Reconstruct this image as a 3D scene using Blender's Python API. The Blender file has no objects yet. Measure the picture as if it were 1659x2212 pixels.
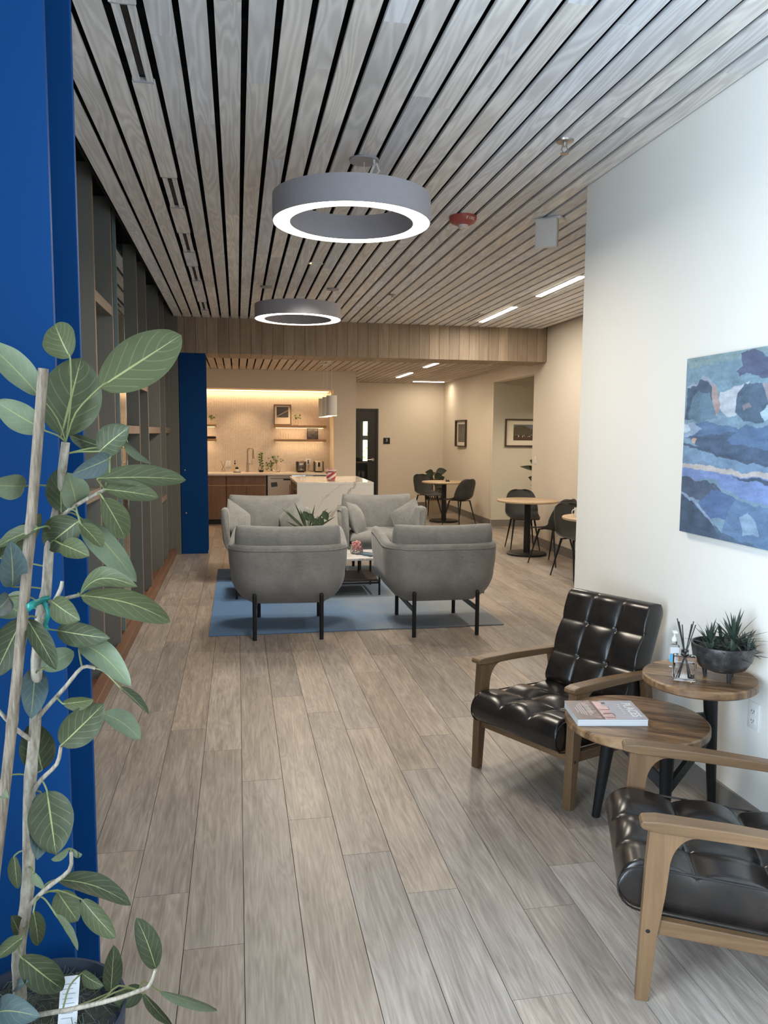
import bpy, bmesh, math, random
from mathutils import Vector, Matrix, noise
random.seed(7)
PI = math.pi
sc = bpy.context.scene
COL = sc.collection

# ------------------------------------------------------------------ camera, world, lights, exposure
cam = bpy.data.cameras.new('camera'); cam_o = bpy.data.objects.new('camera', cam); COL.objects.link(cam_o)
EYE = 1.62; PITCH, YAW, ROLL = .1010, .1865, .0078
fw = Vector((math.sin(YAW)*math.cos(PITCH), math.cos(YAW)*math.cos(PITCH), -math.sin(PITCH)))
rt = Vector((math.cos(YAW), -math.sin(YAW), 0)); up = rt.cross(fw)
r2 = rt*math.cos(ROLL) + up*math.sin(ROLL); u2 = up*math.cos(ROLL) - rt*math.sin(ROLL)
mw = Matrix((r2, u2, -fw)).transposed().to_4x4(); mw.translation = (0, 0, EYE)
cam_o.matrix_world = mw
cam.sensor_fit = 'HORIZONTAL'; cam.sensor_width = 36; cam.lens = 36*1680/1659; cam.clip_end = 100; cam.clip_start = .02
sc.camera = cam_o
sc.view_settings.view_transform = 'Standard'; sc.view_settings.look = 'None'
sc.view_settings.gamma = 1; sc.view_settings.use_curve_mapping = False
sc.view_settings.exposure = .72

w = bpy.data.worlds.new('daylight'); sc.world = w; w.use_nodes = True
bg = w.node_tree.nodes['Background']; bg.inputs[0].default_value = (.72, .86, 1, 1); bg.inputs[1].default_value = .5

def area(name, loc, size, energy, color, rot=(0, 0, 0), spread=None):
    l = bpy.data.lights.new(name, 'AREA'); l.shape = 'RECTANGLE'; l.size, l.size_y = size
    l.energy = energy; l.color = color
    if spread: l.spread = spread
    o = bpy.data.objects.new(name, l); COL.objects.link(o); o.location = loc; o.rotation_euler = rot
    return o
def point(name, loc, energy, color, r=.03):
    l = bpy.data.lights.new(name, 'POINT'); l.energy = energy; l.color = color; l.shadow_soft_size = r
    o = bpy.data.objects.new(name, l); COL.objects.link(o); o.location = loc
    return o
def spot(name, loc, energy, color, ang=1.9, blend=.7, r=.04):
    l = bpy.data.lights.new(name, 'SPOT'); l.energy = energy; l.color = color; l.spot_size = ang; l.spot_blend = blend; l.shadow_soft_size = r
    o = bpy.data.objects.new(name, l); COL.objects.link(o); o.location = loc
    return o
COOL = (.72, .87, 1); WARM = (1, .66, .36); NEUT = (1, .82, .60)
area('window_daylight', (.9, -2.45, 1.5), (2.3, 2.6), 18, COOL, (PI/2, 0, 0))
area('side_window_daylight', (-1.35, -.3, 1.55), (2.5, 2.8), 160, COOL, (0, -PI/2, 0), 2.15)
# linear fixtures and ring pendants light the lounge
for (x, y, ln, z, e, c) in ((3.19, 7.53, 1.05, 3.07, 20, (1, .91, .78)), (3.19, 9.44, 1.2, 3.07, 20, (1, .91, .78)), (3.06, 14.3, 1.2, 2.665, 13, NEUT), (3.02, 12.0, 1.0, 2.665, 12, NEUT)):
    area('linear_lamp', (x, y, z), (.05, ln), e, c)
area('linear_lamp', (3.93, 15.95, 2.665), (.66, .05), 4, NEUT)
area('ring_lamp', (.62, 4.32, 2.735), (.5, .5), 20, (1, .90, .76))
area('ring_lamp', (.62, 7.9, 2.72), (.5, .5), 26, (1, .90, .76))
# kitchen: cove strip, shelf strips, downlights, pendants
area('cove_strip', (.25, 14.40, 2.355), (2.8, .05), 5.5, WARM)
for (x0, x1) in ((.68, 1.58), (-1.15, -.38)):
    for z in (1.69, 1.44):
        area('shelf_strip', ((x0+x1)/2, 14.34, z), (x1-x0-.06, .03), 1.3*(x1-x0), WARM)
for x in (.115, 1.04): spot('kitchen_downlight', (x, 14.05, 2.36), 16, WARM)
spot('kitchen_downlight', (-.8, 14.05, 2.36), 16, WARM)
for y in (11.3, 11.85, 12.4): spot('pendant_lamp', (1.35, y, 1.87), 9, NEUT, 2.2)
for (x, y) in ((.3, 12.4), (3.6, 12.9)): spot('kitchen_fill_spot', (x, y, 2.66), 10, NEUT, 2.4)  # unseen fill spots without fixtures, added to brighten the far area
spot('lounge_downlight', (.694, 7.0, 3.07), 40, (1, .91, .78), 2.2)
spot('hall_fill_spot', (5.2, 11.7, 2.6), 60, NEUT, 2.4)  # unseen fill spot, added to brighten the hallway

# ------------------------------------------------------------------ materials
def nt(name):
    m = bpy.data.materials.new(name); m.use_nodes = True
    t = m.node_tree; return m, t, t.nodes['Principled BSDF']
def lk(t, a, b): t.links.new(a, b)
def N(t, kind, **kw):
    n = t.nodes.new(kind)
    for k, v in kw.items():
        if k.startswith('i_'):
            n.inputs[int(k[2:])].default_value = v
        else: setattr(n, k, v)
    return n
def mth(t, op, a, b=None, c=None):
    n = t.nodes.new('ShaderNodeMath'); n.operation = op
    for i, v in enumerate((a, b, c)):
        if v is None: continue
        if isinstance(v, (int, float)): n.inputs[i].default_value = v
        else: t.links.new(v, n.inputs[i])
    return n.outputs[0]
def mix(t, f, a, b, mode='MIX'):
    n = t.nodes.new('ShaderNodeMix'); n.data_type = 'RGBA'; n.blend_type = mode
    for i, v in ((0, f), (6, a), (7, b)):
        if isinstance(v, (int, float)): n.inputs[i].default_value = v
        elif isinstance(v, tuple): n.inputs[i].default_value = v if len(v) == 4 else (*v, 1)
        else: t.links.new(v, n.inputs[i])
    return n.outputs[2]
def ramp(t, f, stops):
    n = t.nodes.new('ShaderNodeValToRGB'); e = n.color_ramp.elements
    while len(e) > 1: e.remove(e[-1])
    e[0].position = stops[0][0]; e[0].color = (*stops[0][1], 1)
    for p, c in stops[1:]:
        q = e.new(p); q.color = (*c, 1)
    t.links.new(f, n.inputs[0]); return n.outputs[0]
def coords(t, scale=(1, 1, 1), which='Object', add=None, rot=(0, 0, 0)):
    tc = t.nodes.new('ShaderNodeTexCoord'); mp = t.nodes.new('ShaderNodeMapping')
    mp.inputs['Scale'].default_value = scale; mp.inputs['Rotation'].default_value = rot
    t.links.new(tc.outputs[which], mp.inputs[0])
    if add is not None: t.links.new(add, mp.inputs['Location'])
    return mp.outputs[0]
def nz(t, v, scale=5, detail=4, rough=.55, dist=0):
    n = t.nodes.new('ShaderNodeTexNoise'); n.inputs['Scale'].default_value = scale
    n.inputs['Detail'].default_value = detail; n.inputs['Roughness'].default_value = rough; n.inputs['Distortion'].default_value = dist
    t.links.new(v, n.inputs['Vector']); return n.outputs[0]
def bump(t, bs, h, s=.2, d=.01):
    n = t.nodes.new('ShaderNodeBump'); n.inputs['Strength'].default_value = s; n.inputs['Distance'].default_value = d
    t.links.new(h, n.inputs['Height']); t.links.new(n.outputs[0], bs.inputs['Normal'])
def plain(name, col, rough=.6, metal=0, spec=.5, var=.06, scale=30, coat=0):
    m, t, b = nt(name)
    v = coords(t); f = nz(t, v, scale, 3)
    c = mix(t, f, tuple(x*(1-var) for x in col), tuple(min(1, x*(1+var)) for x in col))
    lk(t, c, b.inputs['Base Color'])
    b.inputs['Roughness'].default_value = rough; b.inputs['Metallic'].default_value = metal
    b.inputs['Specular IOR Level'].default_value = spec
    if coat: b.inputs['Coat Weight'].default_value = coat; b.inputs['Coat Roughness'].default_value = .1
    return m
def emit(name, col, s):
    m, t, b = nt(name); b.inputs['Base Color'].default_value = (*col, 1)
    b.inputs['Emission Color'].default_value = (*col, 1); b.inputs['Emission Strength'].default_value = s
    return m
def glass(name, tint=(1, 1, 1), rough=.0, ior=1.45, thin=False):
    m, t, b = nt(name); b.inputs['Base Color'].default_value = (*tint, 1); b.inputs['Roughness'].default_value = rough
    b.inputs['Transmission Weight'].default_value = 1; b.inputs['IOR'].default_value = ior
    return m
def tinted(name, c1, c2, axis, grain=1., rough=.5, knots=True, bumpy=.12, tone=1., ring=0., st=1.2, w1=.6, w2=.5, rf=75., hue=None):
    """boards: per-board tone from the 'tint' attribute, grain stretched along axis ('x','y','z')"""
    m, t, b = nt(name)
    at = N(t, 'ShaderNodeAttribute', attribute_name='tint')
    sx = {'x': (st, 28, 28), 'y': (28, st, 28), 'z': (28, 28, st)}[axis]
    off = N(t, 'ShaderNodeVectorMath', operation='SCALE'); lk(t, at.outputs['Color'], off.inputs[0]); off.inputs['Scale'].default_value = 37.
    v = coords(t, tuple(s*grain for s in sx), add=off.outputs[0])
    f1 = nz(t, v, 1.6, 6, .62, .6)
    sx2 = tuple(3.2 if s > 10 else .45*st for s in sx)
    v2 = coords(t, tuple(s*grain for s in sx2), add=off.outputs[0])
    f2 = nz(t, v2, 1.6, 5, .6, 1.2)
    f = mth(t, 'ADD', mth(t, 'MULTIPLY', f1, w1), mth(t, 'MULTIPLY', f2, w2))
    if ring:
        # cathedral rings: bands of a slow stretched field
        v3 = coords(t, tuple((9. if s > 10 else .8)*grain for s in sx), add=off.outputs[0])
        f3 = nz(t, v3, 1.0, 2, .5, .3)
        bands = mth(t, 'SINE', mth(t, 'MULTIPLY', f3, rf))
        f = mth(t, 'ADD', f, mth(t, 'MULTIPLY', bands, ring))
    c = ramp(t, f, [(.30, c1), (.52, tuple((a+d)/2 for a, d in zip(c1, c2))), (.72, c2)])
    tone_f = mth(t, 'MULTIPLY_ADD', N_sep(t, at), .42*tone, 1-.24*tone)
    c = mix(t, 1., c, comb(t, tone_f), 'MULTIPLY')
    if hue:
        sg = N(t, 'ShaderNodeSeparateColor'); lk(t, at.outputs['Color'], sg.inputs[0])
        c = mix(t, 1., c, mix(t, sg.outputs[1], hue[0], hue[1]), 'MULTIPLY')
    lk(t, c, b.inputs['Base Color']); b.inputs['Roughness'].default_value = rough
    bump(t, b, f1, bumpy, .004)
    return m
def N_sep(t, at):
    s = t.nodes.new('ShaderNodeSeparateColor'); t.links.new(at.outputs['Color'], s.inputs[0]); return s.outputs[0]
def comb(t, f):
    s = t.nodes.new('ShaderNodeCombineColor')
    for i in range(3): t.links.new(f, s.inputs[i])
    return s.outputs[0]
def wood(name, c1, c2, axis='z', rough=.45, scale=1., spec=.5):
    m, t, b = nt(name)
    sx = {'x': (1.5, 30, 30), 'y': (30, 1.5, 30), 'z': (30, 30, 1.5)}[axis]
    v = coords(t, tuple(s*scale for s in sx)); f = nz(t, v, 1.5, 6, .6, .8)
    v2 = coords(t, tuple((4 if s > 10 else 1)*scale for s in sx)); g = nz(t, v2, 1.2, 4, .55, 1.)
    h = mth(t, 'ADD', mth(t, 'MULTIPLY', f, .55), mth(t, 'MULTIPLY', g, .5))
    lk(t, ramp(t, h, [(.32, c1), (.7, c2)]), b.inputs['Base Color'])
    b.inputs['Roughness'].default_value = rough; b.inputs['Specular IOR Level'].default_value = spec
    bump(t, b, f, .08, .003)
    return m
def fabric(name, c1, c2, axis_h=True, sheen=.3, sc_=1.):
    m, t, b = nt(name)
    v = coords(t, (14*sc_, 14*sc_, 120*sc_) if axis_h else (120*sc_, 14*sc_, 14*sc_)); f = nz(t, v, 1.5, 6, .7)
    v2 = coords(t, (1, 1, 1)); g = nz(t, v2, 7, 5, .6); g2 = nz(t, v2, 420, 2, .5)
    h = mth(t, 'ADD', mth(t, 'ADD', mth(t, 'MULTIPLY', f, .55), mth(t, 'MULTIPLY', g, .35)), mth(t, 'MULTIPLY', g2, .12))
    lk(t, ramp(t, h, [(.36, c1), (.64, c2)]), b.inputs['Base Color'])
    b.inputs['Roughness'].default_value = .92; b.inputs['Sheen Weight'].default_value = sheen; b.inputs['Specular IOR Level'].default_value = .15
    bump(t, b, mth(t, 'ADD', f, g2), .25, .003)
    return m
def attrcol(name, rough=.6, spec=.4, bumps=0.):
    m, t, b = nt(name)
    at = N(t, 'ShaderNodeAttribute', attribute_name='paint'); lk(t, at.outputs['Color'], b.inputs['Base Color'])
    b.inputs['Roughness'].default_value = rough; b.inputs['Specular IOR Level'].default_value = spec
    if bumps:
        v = coords(t, (1, 1, 1)); bump(t, b, nz(t, v, 90, 4), bumps, .004)
    return m
MT = {}
MT['floor'] = tinted('floor_planks', (.180, .150, .128), (.46, .40, .345), 'y', 1.9, .40, tone=1.0, bumpy=.06, st=1.15, w1=.52, w2=.52, ring=.045, rf=60., hue=((.94, .97, 1.02), (1.06, 1., .94)))
MT['gap'] = plain('dark_gap', (.012, .013, .016), .9, spec=.1)
MT['slat'] = tinted('whitewashed_slats', (.68, .68, .68), (.93, .94, .945), 'y', .8, .7, tone=.55, ring=.13, st=1.6, w1=.30, w2=.62, rf=90., hue=((.95, .98, 1.05), (1.04, 1., .95)))
MT['kslat'] = tinted('kitchen_slats', (.42, .355, .30), (.62, .55, .48), 'y', .8, .7, tone=.6, ring=.04)
MT['clad'] = tinted('beam_cladding', (.23, .165, .11), (.42, .325, .23), 'z', 1., .6, tone=.9)
MT['wall'] = plain('white_wall_paint', (.80, .795, .76), .85, spec=.2, var=.012, scale=3)
MT['wallfar'] = plain('cream_wall_paint', (.74, .67, .565), .85, spec=.2, var=.012, scale=3)
MT['wallgrey'] = plain('greige_wall_paint', (.62, .585, .49), .85, spec=.2, var=.012, scale=3)
MT['base'] = plain('taupe_baseboard', (.20, .185, .17), .6)
MT['blue'] = plain('blue_steel_paint', (.0015, .042, .160), .6, spec=.12, var=.03, scale=2)
MT['fin'] = plain('dark_grey_green_panel', (.145, .142, .125), .7, var=.04, scale=6)
MT['finedge'] = wood('panel_edge_wood', (.17, .125, .095), (.25, .18, .135), 'z', .6)
MT['sill'] = wood('reddish_sill_wood', (.12, .055, .03), (.22, .11, .065), 'y', .5)
MT['black'] = plain('black_metal', (.012, .013, .015), .45, .3)
MT['charcoal'] = plain('charcoal_plastic', (.035, .038, .042), .55)
MT['white'] = plain('white_plastic', (.78, .78, .76), .45)
MT['chrome'] = plain('brushed_steel', (.46, .43, .40), .33, 1.)
MT['fabric'] = fabric('grey_woven_fabric', (.165, .166, .163), (.30, .298, .288), sc_=1.8)
MT['leather'] = None
MT['walnut'] = wood('walnut_brown_wood', (.085, .047, .022), (.19, .112, .056), 'z', .42)
MT['walnuty'] = wood('walnut_brown_wood_arm', (.085, .047, .022), (.19, .112, .056), 'y', .40)
MT['mango'] = None
MT['ashtop'] = wood('pale_oak_laminate', (.42, .29, .18), (.60, .45, .30), 'x', .4, .5)
MT['shelfwood'] = wood('oak_shelf', (.28, .16, .085), (.44, .28, .16), 'x', .5)
MT['cab'] = wood('walnut_cabinet', (.12, .060, .033), (.23, .125, .07), 'z', .5)
MT['darkwood'] = wood('dark_espresso_wood', (.030, .016, .012), (.065, .035, .025), 'x', .4)
def leather():
    m, t, b = nt('black_brown_leather')
    v = coords(t); f = nz(t, v, 9, 5, .6); g = nz(t, v, 260, 2, .5)
    lk(t, ramp(t, f, [(.35, (.008, .007, .007)), (.7, (.022, .017, .014))]), b.inputs['Base Color'])
    b.inputs['Roughness'].default_value = .27; b.inputs['Specular IOR Level'].default_value = .55
    bump(t, b, mth(t, 'ADD', f, mth(t, 'MULTIPLY', g, .25)), .10, .004)
    return m
MT['leather'] = leather()
def mango():
    m, t, bs = nt('mango_wood_top')
    v = coords(t, (1, 1, 1), rot=(0, 0, .55)); s = N(t, 'ShaderNodeSeparateXYZ'); lk(t, v, s.inputs[0])
    strip = mth(t, 'FLOOR', mth(t, 'DIVIDE', s.outputs[1], .085))
    wn = N(t, 'ShaderNodeTexWhiteNoise', noise_dimensions='1D'); lk(t, strip, wn.inputs['W'])
    off = N(t, 'ShaderNodeCombineXYZ'); lk(t, mth(t, 'MULTIPLY', wn.outputs[0], 9.), off.inputs[0]); lk(t, mth(t, 'MULTIPLY', wn.outputs[0], 5.), off.inputs[1])
    vv = N(t, 'ShaderNodeVectorMath', operation='ADD'); lk(t, v, vv.inputs[0]); lk(t, off.outputs[0], vv.inputs[1])
    m1 = N(t, 'ShaderNodeMapping'); m1.inputs['Scale'].default_value = (2.2, 13, 6); lk(t, vv.outputs[0], m1.inputs[0]); f = nz(t, m1.outputs[0], 1.3, 5, .6, 1.4)
    m2 = N(t, 'ShaderNodeMapping'); m2.inputs['Scale'].default_value = (9, 70, 20); lk(t, vv.outputs[0], m2.inputs[0]); g = nz(t, m2.outputs[0], 1.3, 5, .65, .5)
    h = mth(t, 'ADD', mth(t, 'ADD', mth(t, 'MULTIPLY', f, .75), mth(t, 'MULTIPLY', g, .25)), mth(t, 'MULTIPLY_ADD', wn.outputs[0], .22, -.11))
    lk(t, ramp(t, h, [(.30, (.060, .034, .018)), (.44, (.17, .092, .044)), (.58, (.30, .180, .092)), (.72, (.42, .285, .165))]), bs.inputs['Base Color'])
    bs.inputs['Roughness'].default_value = .38; bump(t, bs, g, .08, .002); return m
MT['mango'] = mango()
def marble(name, base, vein, scale=1.2, rough=.15, width=.035):
    m, t, b = nt(name)
    v = coords(t, (1, 1, 1), rot=(.3, .5, .9)); n = nz(t, v, scale, 6, .55, 1.1)
    d = mth(t, 'ABSOLUTE', mth(t, 'SUBTRACT', n, .5)); f = mth(t, 'SUBTRACT', 1., mth(t, 'SMOOTH_MIN', mth(t, 'DIVIDE', d, width), 1., .3))
    g = nz(t, v, scale*.8, 2)
    lk(t, mix(t, mth(t, 'MULTIPLY', mth(t, 'MAXIMUM', f, 0.), mth(t, 'MULTIPLY', g, 1.1)), base, vein), b.inputs['Base Color'])
    b.inputs['Roughness'].default_value = rough
    return m
def quartz():
    m, t, bs = nt('white_veined_quartz'); v = coords(t); s = N(t, 'ShaderNodeSeparateXYZ'); lk(t, v, s.inputs[0])
    n1 = mth(t, 'SUBTRACT', nz(t, v, 2.6, 6, .6), .5); n2 = mth(t, 'SUBTRACT', nz(t, v, 1.7, 5, .6, .6), .5)
    base = mth(t, 'ADD', mth(t, 'MULTIPLY', s.outputs[0], -1.18), mth(t, 'MULTIPLY', s.outputs[1], .55))
    def line(c, n, wd):
        d = mth(t, 'ABSOLUTE', mth(t, 'ADD', mth(t, 'ADD', mth(t, 'ADD', s.outputs[2], base), c), mth(t, 'MULTIPLY', n, .75)))
        return mth(t, 'MAXIMUM', mth(t, 'SUBTRACT', 1., mth(t, 'DIVIDE', d, wd)), 0.)
    f = mth(t, 'MAXIMUM', mth(t, 'MULTIPLY', line(-.12, n1, .035), .8), mth(t, 'MULTIPLY', line(-.40, n2, .016), .45))
    f = mth(t, 'MAXIMUM', f, mth(t, 'MULTIPLY', line(.62, n1, .014), .4))
    lk(t, mix(t, f, (.80, .78, .74), (.40, .36, .31)), bs.inputs['Base Color']); bs.inputs['Roughness'].default_value = .12; return m
MT['quartz'] = quartz()
MT['marble'] = marble('white_grey_marble', (.74, .72, .70), (.32, .31, .31), 5., .12, .05)
MT['counter'] = plain('pale_quartz_counter', (.78, .72, .64), .2)
MT['glass'] = glass('clear_glass')
MT['water'] = glass('water', (.9, .95, .9), 0, 1.33)
MT['ringshell'] = plain('ring_grey_metal', (.40, .385, .42), .55, .0)
MT['glow'] = emit('warm_white_diffuser', (1, .88, .70), 9)
MT['glowlin'] = emit('linear_diffuser', (1, .92, .80), 9)
MT['glowwarm'] = emit('warm_led', (1, .72, .40), 3)
MT['leafsmall'] = plain('small_leaf_green', (.10, .16, .05), .5, var=.5, scale=12)
MT['darkleaf'] = plain('dark_leaf', (.030, .045, .028), .45, var=.3, scale=14)
MT['succ'] = plain('dark_succulent', (.030, .048, .036), .55, var=.4, scale=30)
MT['soil'] = plain('dark_soil', (.03, .022, .016), .95, var=.6, scale=60)
MT['moss'] = plain('moss_topping', (.040, .048, .036), .95, var=.6, scale=80)
MT['red'] = plain('red_enamel', (.42, .085, .075), .45)
MT['paper'] = plain('paper_pages', (.66, .68, .70), .8)
MT['mat'] = plain('mat_board', (.74, .68, .58), .8)
MT['paint'] = attrcol('painted_canvas', .62, .3, .25)
MT['photo'] = attrcol('printed_photo', .35, .5)
MT['pink'] = plain('pink_wrappers', (.66, .30, .31), .4, var=.6, scale=25)
MT['silver'] = plain('stainless_front', (.52, .43, .34), .35, .65)

# ------------------------------------------------------------------ geometry helpers
class B:
    """collects geometry for ONE mesh object; per-face tint"""
    def __init__(s): s.v = []; s.f = []; s.t = []; s.m = []; s.tint = (.5, .5, .5); s.mi = 0; s.uv = None
    def add(s, vs, fs, M=None):
        o = len(s.v)
        s.v += [tuple((M @ Vector(p)) if M else p) for p in vs]
        for f in fs: s.f.append([i+o for i in f]); s.t.append(s.tint); s.m.append(s.mi)
        return s
    def box(s, a, b, M=None):
        (x0, y0, z0), (x1, y1, z1) = a, b
        v = [(x0, y0, z0), (x1, y0, z0), (x1, y1, z0), (x0, y1, z0), (x0, y0, z1), (x1, y0, z1), (x1, y1, z1), (x0, y1, z1)]
        return s.add(v, [(0, 3, 2, 1), (4, 5, 6, 7), (0, 1, 5, 4), (1, 2, 6, 5), (2, 3, 7, 6), (3, 0, 4, 7)], M)
    def rbox(s, a, b, r=.005, M=None, seg=2):
        bm = bmesh.new(); c = [(p+q)/2 for p, q in zip(a, b)]; d = [q-p for p, q in zip(a, b)]
        bmesh.ops.create_cube(bm, size=1)
        for v in bm.verts: v.co = Vector((c[0]+v.co.x*d[0], c[1]+v.co.y*d[1], c[2]+v.co.z*d[2]))
        bmesh.ops.bevel(bm, geom=list(bm.edges), offset=min(r, min(d)*.49), segments=seg, profile=.5, affect='EDGES')
        bm.verts.index_update()
        s.add([v.co[:] for v in bm.verts], [[v.index for v in f.verts] for f in bm.faces], M); bm.free(); return s
    def cone(s, p0, p1, r0, r1, n=16, caps=True):
        p0, p1 = Vector(p0), Vector(p1); d = (p1-p0).normalized()
        a = d.orthogonal().normalized(); b_ = d.cross(a)
        vs = []
        for p, r in ((p0, r0), (p1, r1)):
            vs += [tuple(p + a*(r*math.cos(2*PI*i/n)) + b_*(r*math.sin(2*PI*i/n))) for i in range(n)]
        fs = [(i, (i+1) % n, n+(i+1) % n, n+i) for i in range(n)]
        if caps: fs += [tuple(reversed(range(n))), tuple(range(n, 2*n))]
        return s.add(vs, fs)
    def tube(s, pts, r, n=8):
        pts = [Vector(p) for p in pts]; R = r if isinstance(r, (list, tuple)) else [r]*len(pts)
        vs = []; fs = []; a = None
        for i, p in enumerate(pts):
            d = (pts[min(i+1, len(pts)-1)] - pts[max(i-1, 0)]).normalized()
            a = d.orthogonal().normalized() if a is None else (a - d*a.dot(d)).normalized()
            b_ = d.cross(a)
            vs += [tuple(p + a*(R[i]*math.cos(2*PI*k/n)) + b_*(R[i]*math.sin(2*PI*k/n))) for k in range(n)]
        for i in range(len(pts)-1):
            fs += [(i*n+k, i*n+(k+1) % n, (i+1)*n+(k+1) % n, (i+1)*n+k) for k in range(n)]
        fs += [tuple(reversed(range(n))), tuple(range((len(pts)-1)*n, len(pts)*n))]
        return s.add(vs, fs)
    def lathe(s, prof, c=(0, 0, 0), n=32, M=None, sx=1., sy=1.):
        vs = []; fs = []
        for r, z in prof:
            vs += [(c[0]+sx*r*math.cos(2*PI*i/n), c[1]+sy*r*math.sin(2*PI*i/n), c[2]+z) for i in range(n)]
        for k in range(len(prof)-1):
            fs += [(k*n+i, k*n+(i+1) % n, (k+1)*n+(i+1) % n, (k+1)*n+i) for i in range(n)]
        if prof[0][0] > 0: fs.append(tuple(reversed(range(n))))
        if prof[-1][0] > 0: fs.append(tuple(range((len(prof)-1)*n, len(prof)*n)))
        return s.add(vs, fs, M)
    def poly(s, pts, ext, M=None):
        """extrude a planar polygon (list of 3D points) by vector ext"""
        n = len(pts); e = Vector(ext)
        vs = [tuple(p) for p in pts] + [tuple(Vector(p)+e) for p in pts]
        fs = [tuple(reversed(range(n))), tuple(range(n, 2*n))] + [(i, (i+1) % n, n+(i+1) % n, n+i) for i in range(n)]
        return s.add(vs, fs, M)
    def grid(s, fn, nu, nv, M=None):
        vs = [fn(i/nu, j/nv) for j in range(nv+1) for i in range(nu+1)]
        fs = [(j*(nu+1)+i, j*(nu+1)+i+1, (j+1)*(nu+1)+i+1, (j+1)*(nu+1)+i) for j in range(nv) for i in range(nu)]
        return s.add(vs, fs, M)
def cleanbm(me):
    bm = bmesh.new(); bm.from_mesh(me)
    bmesh.ops.remove_doubles(bm, verts=bm.verts, dist=1e-6)
    bmesh.ops.recalc_face_normals(bm, faces=bm.faces); bm.to_mesh(me); bm.free()
def ob(name, b, mats, parent=None, smooth=False, label=None, clean=True, angle=.7):
    me = bpy.data.meshes.new(name); me.from_pydata(b.v, [], b.f); me.validate()
    if not isinstance(mats, (list, tuple)): mats = [mats]
    for m in mats: me.materials.append(m)
    if len(me.polygons) == len(b.f):
        ca = me.color_attributes.new('tint', 'FLOAT_COLOR', 'CORNER')
        for p in me.polygons:
            p.material_index = b.m[p.index]
            for li in p.loop_indices: ca.data[li].color = (*b.t[p.index], 1)
    if clean: cleanbm(me)
    if smooth:
        me.polygons.foreach_set('use_smooth', [True]*len(me.polygons)); me.set_sharp_from_angle(angle=angle)
    o = bpy.data.objects.new(name, me); COL.objects.link(o)
    if parent: o.parent = parent
    if label: o['label'] = label
    return o
def tag(o, label, cat, group=None):
    o['label'] = label; o['category'] = cat
    if group: o['group'] = group
    return o
def thing(name, label, cat, loc=(0, 0, 0), rz=0, group=None):
    o = bpy.data.objects.new(name, None); COL.objects.link(o); o.empty_display_size = .1
    o.location = loc; o.rotation_euler = (0, 0, rz)
    return tag(o, label, cat, group)
def struct(name, b, mats, parent=None, **k):
    o = ob(name, b, mats, parent, **k)
    if not parent: o['kind'] = 'structure'
    return o
def dup(root, loc, rz, label, group=None):
    r = root.copy(); COL.objects.link(r); r.location = loc; r.rotation_euler = (0, 0, rz); r['label'] = label
    if group: r['group'] = group
    for ch in root.children:
        c = ch.copy(); COL.objects.link(c); c.parent = r
        for g in ch.children:
            d = g.copy(); COL.objects.link(d); d.parent = c
    return r
def pillow(b, w, d, h, r=.05, rx=None, bulge=0., tuft=None, tdepth=.0, pad=.0, M=None, n=44, power=1., sag=0.):
    """closed cushion centred at the origin; tuft=(nx, ny) pads on the top face"""
    def cs(i):
        t = i/n; return .5-.5*math.cos(PI*t) if False else (t if True else t)
    us = []
    e = 7
    for i in range(e): us.append((1-math.cos(PI/2*i/e))*1.0)
    ru = min((rx or r)/(w/2), .9); rv = min(r/(d/2), .9)
    def axis(rr, m):
        a = [-1 + rr*(1-math.cos(PI/2*i/e)) for i in range(e)]
        mid = [-1+rr + (2-2*rr)*i/m for i in range(m+1)]
        c = [1 - rr*(1-math.cos(PI/2*(e-1-i)/e)) for i in range(e)]
        return a+mid+c
    U, V = axis(ru, n), axis(rv, n)
    def f(u, rr, p=1):
        q = (1-abs(u))/rr
        return 1. if q >= 1 else math.sqrt(max(0, 1-(1-q)**2))
    vs = []; fs = []; nu, nv = len(U), len(V)
    for side in (1, -1):
        for v in V:
            for u in U:
                # round the plan corners a little
                k = f(u, ru)*f(v, rv)
                z = h/2*k
                cx = (1-u*u)*(1-v*v)
                z += bulge*cx*k
                if sag: z -= sag*math.exp(-((u)/.5)**2)*k*.3
                if tuft and side > 0:
                    su = tline(u, tuft[0]); sv = tline(v, tuft[1])
                    pu = su**.30; pv = sv**.30
                    ins = k
                    z -= tdepth*(1-pu*pv)*ins
                    # buttons at seam crossings
                    z -= tdepth*1.0*max(0, 1-su/.30)*max(0, 1-sv/.30)*ins
                    z += pad*(su*sv)*ins
                vs.append((u*w/2, v*d/2, side*z))
        o = 0 if side > 0 else nu*nv
        for j in range(nv-1):
            for i in range(nu-1):
                q = (o+j*nu+i, o+j*nu+i+1, o+(j+1)*nu+i+1, o+(j+1)*nu+i)
                fs.append(q if side > 0 else tuple(reversed(q)))
    b.add(vs, fs, M); return b
def tline(u, n):
    d = min(abs(u-(-1+2*i/n)) for i in range(1, n)); return math.sin(min(1., d*n)*PI/2)
def shape_back(b, w, d):
    # soft rounded corners, top edge dipping in the middle
    out = []
    for x, y, z in b.v:
        u, v = x/(w/2), y/(d/2)
        x2 = x*(1-.045*v*v*v*v); y2 = y*(1-.07*u*u*u*u*0)
        if v > 0: y2 = y*(1-.085*(1-u*u)) - .05*d*max(0, abs(u)-.8)**2*25*.25*v
        out.append((x2, y2, z))
    b.v = out
def TR(loc=(0, 0, 0), rx=0, ry=0, rz=0):
    return Matrix.Translation(loc) @ Matrix.Rotation(rz, 4, 'Z') @ Matrix.Rotation(ry, 4, 'Y') @ Matrix.Rotation(rx, 4, 'X')
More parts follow.
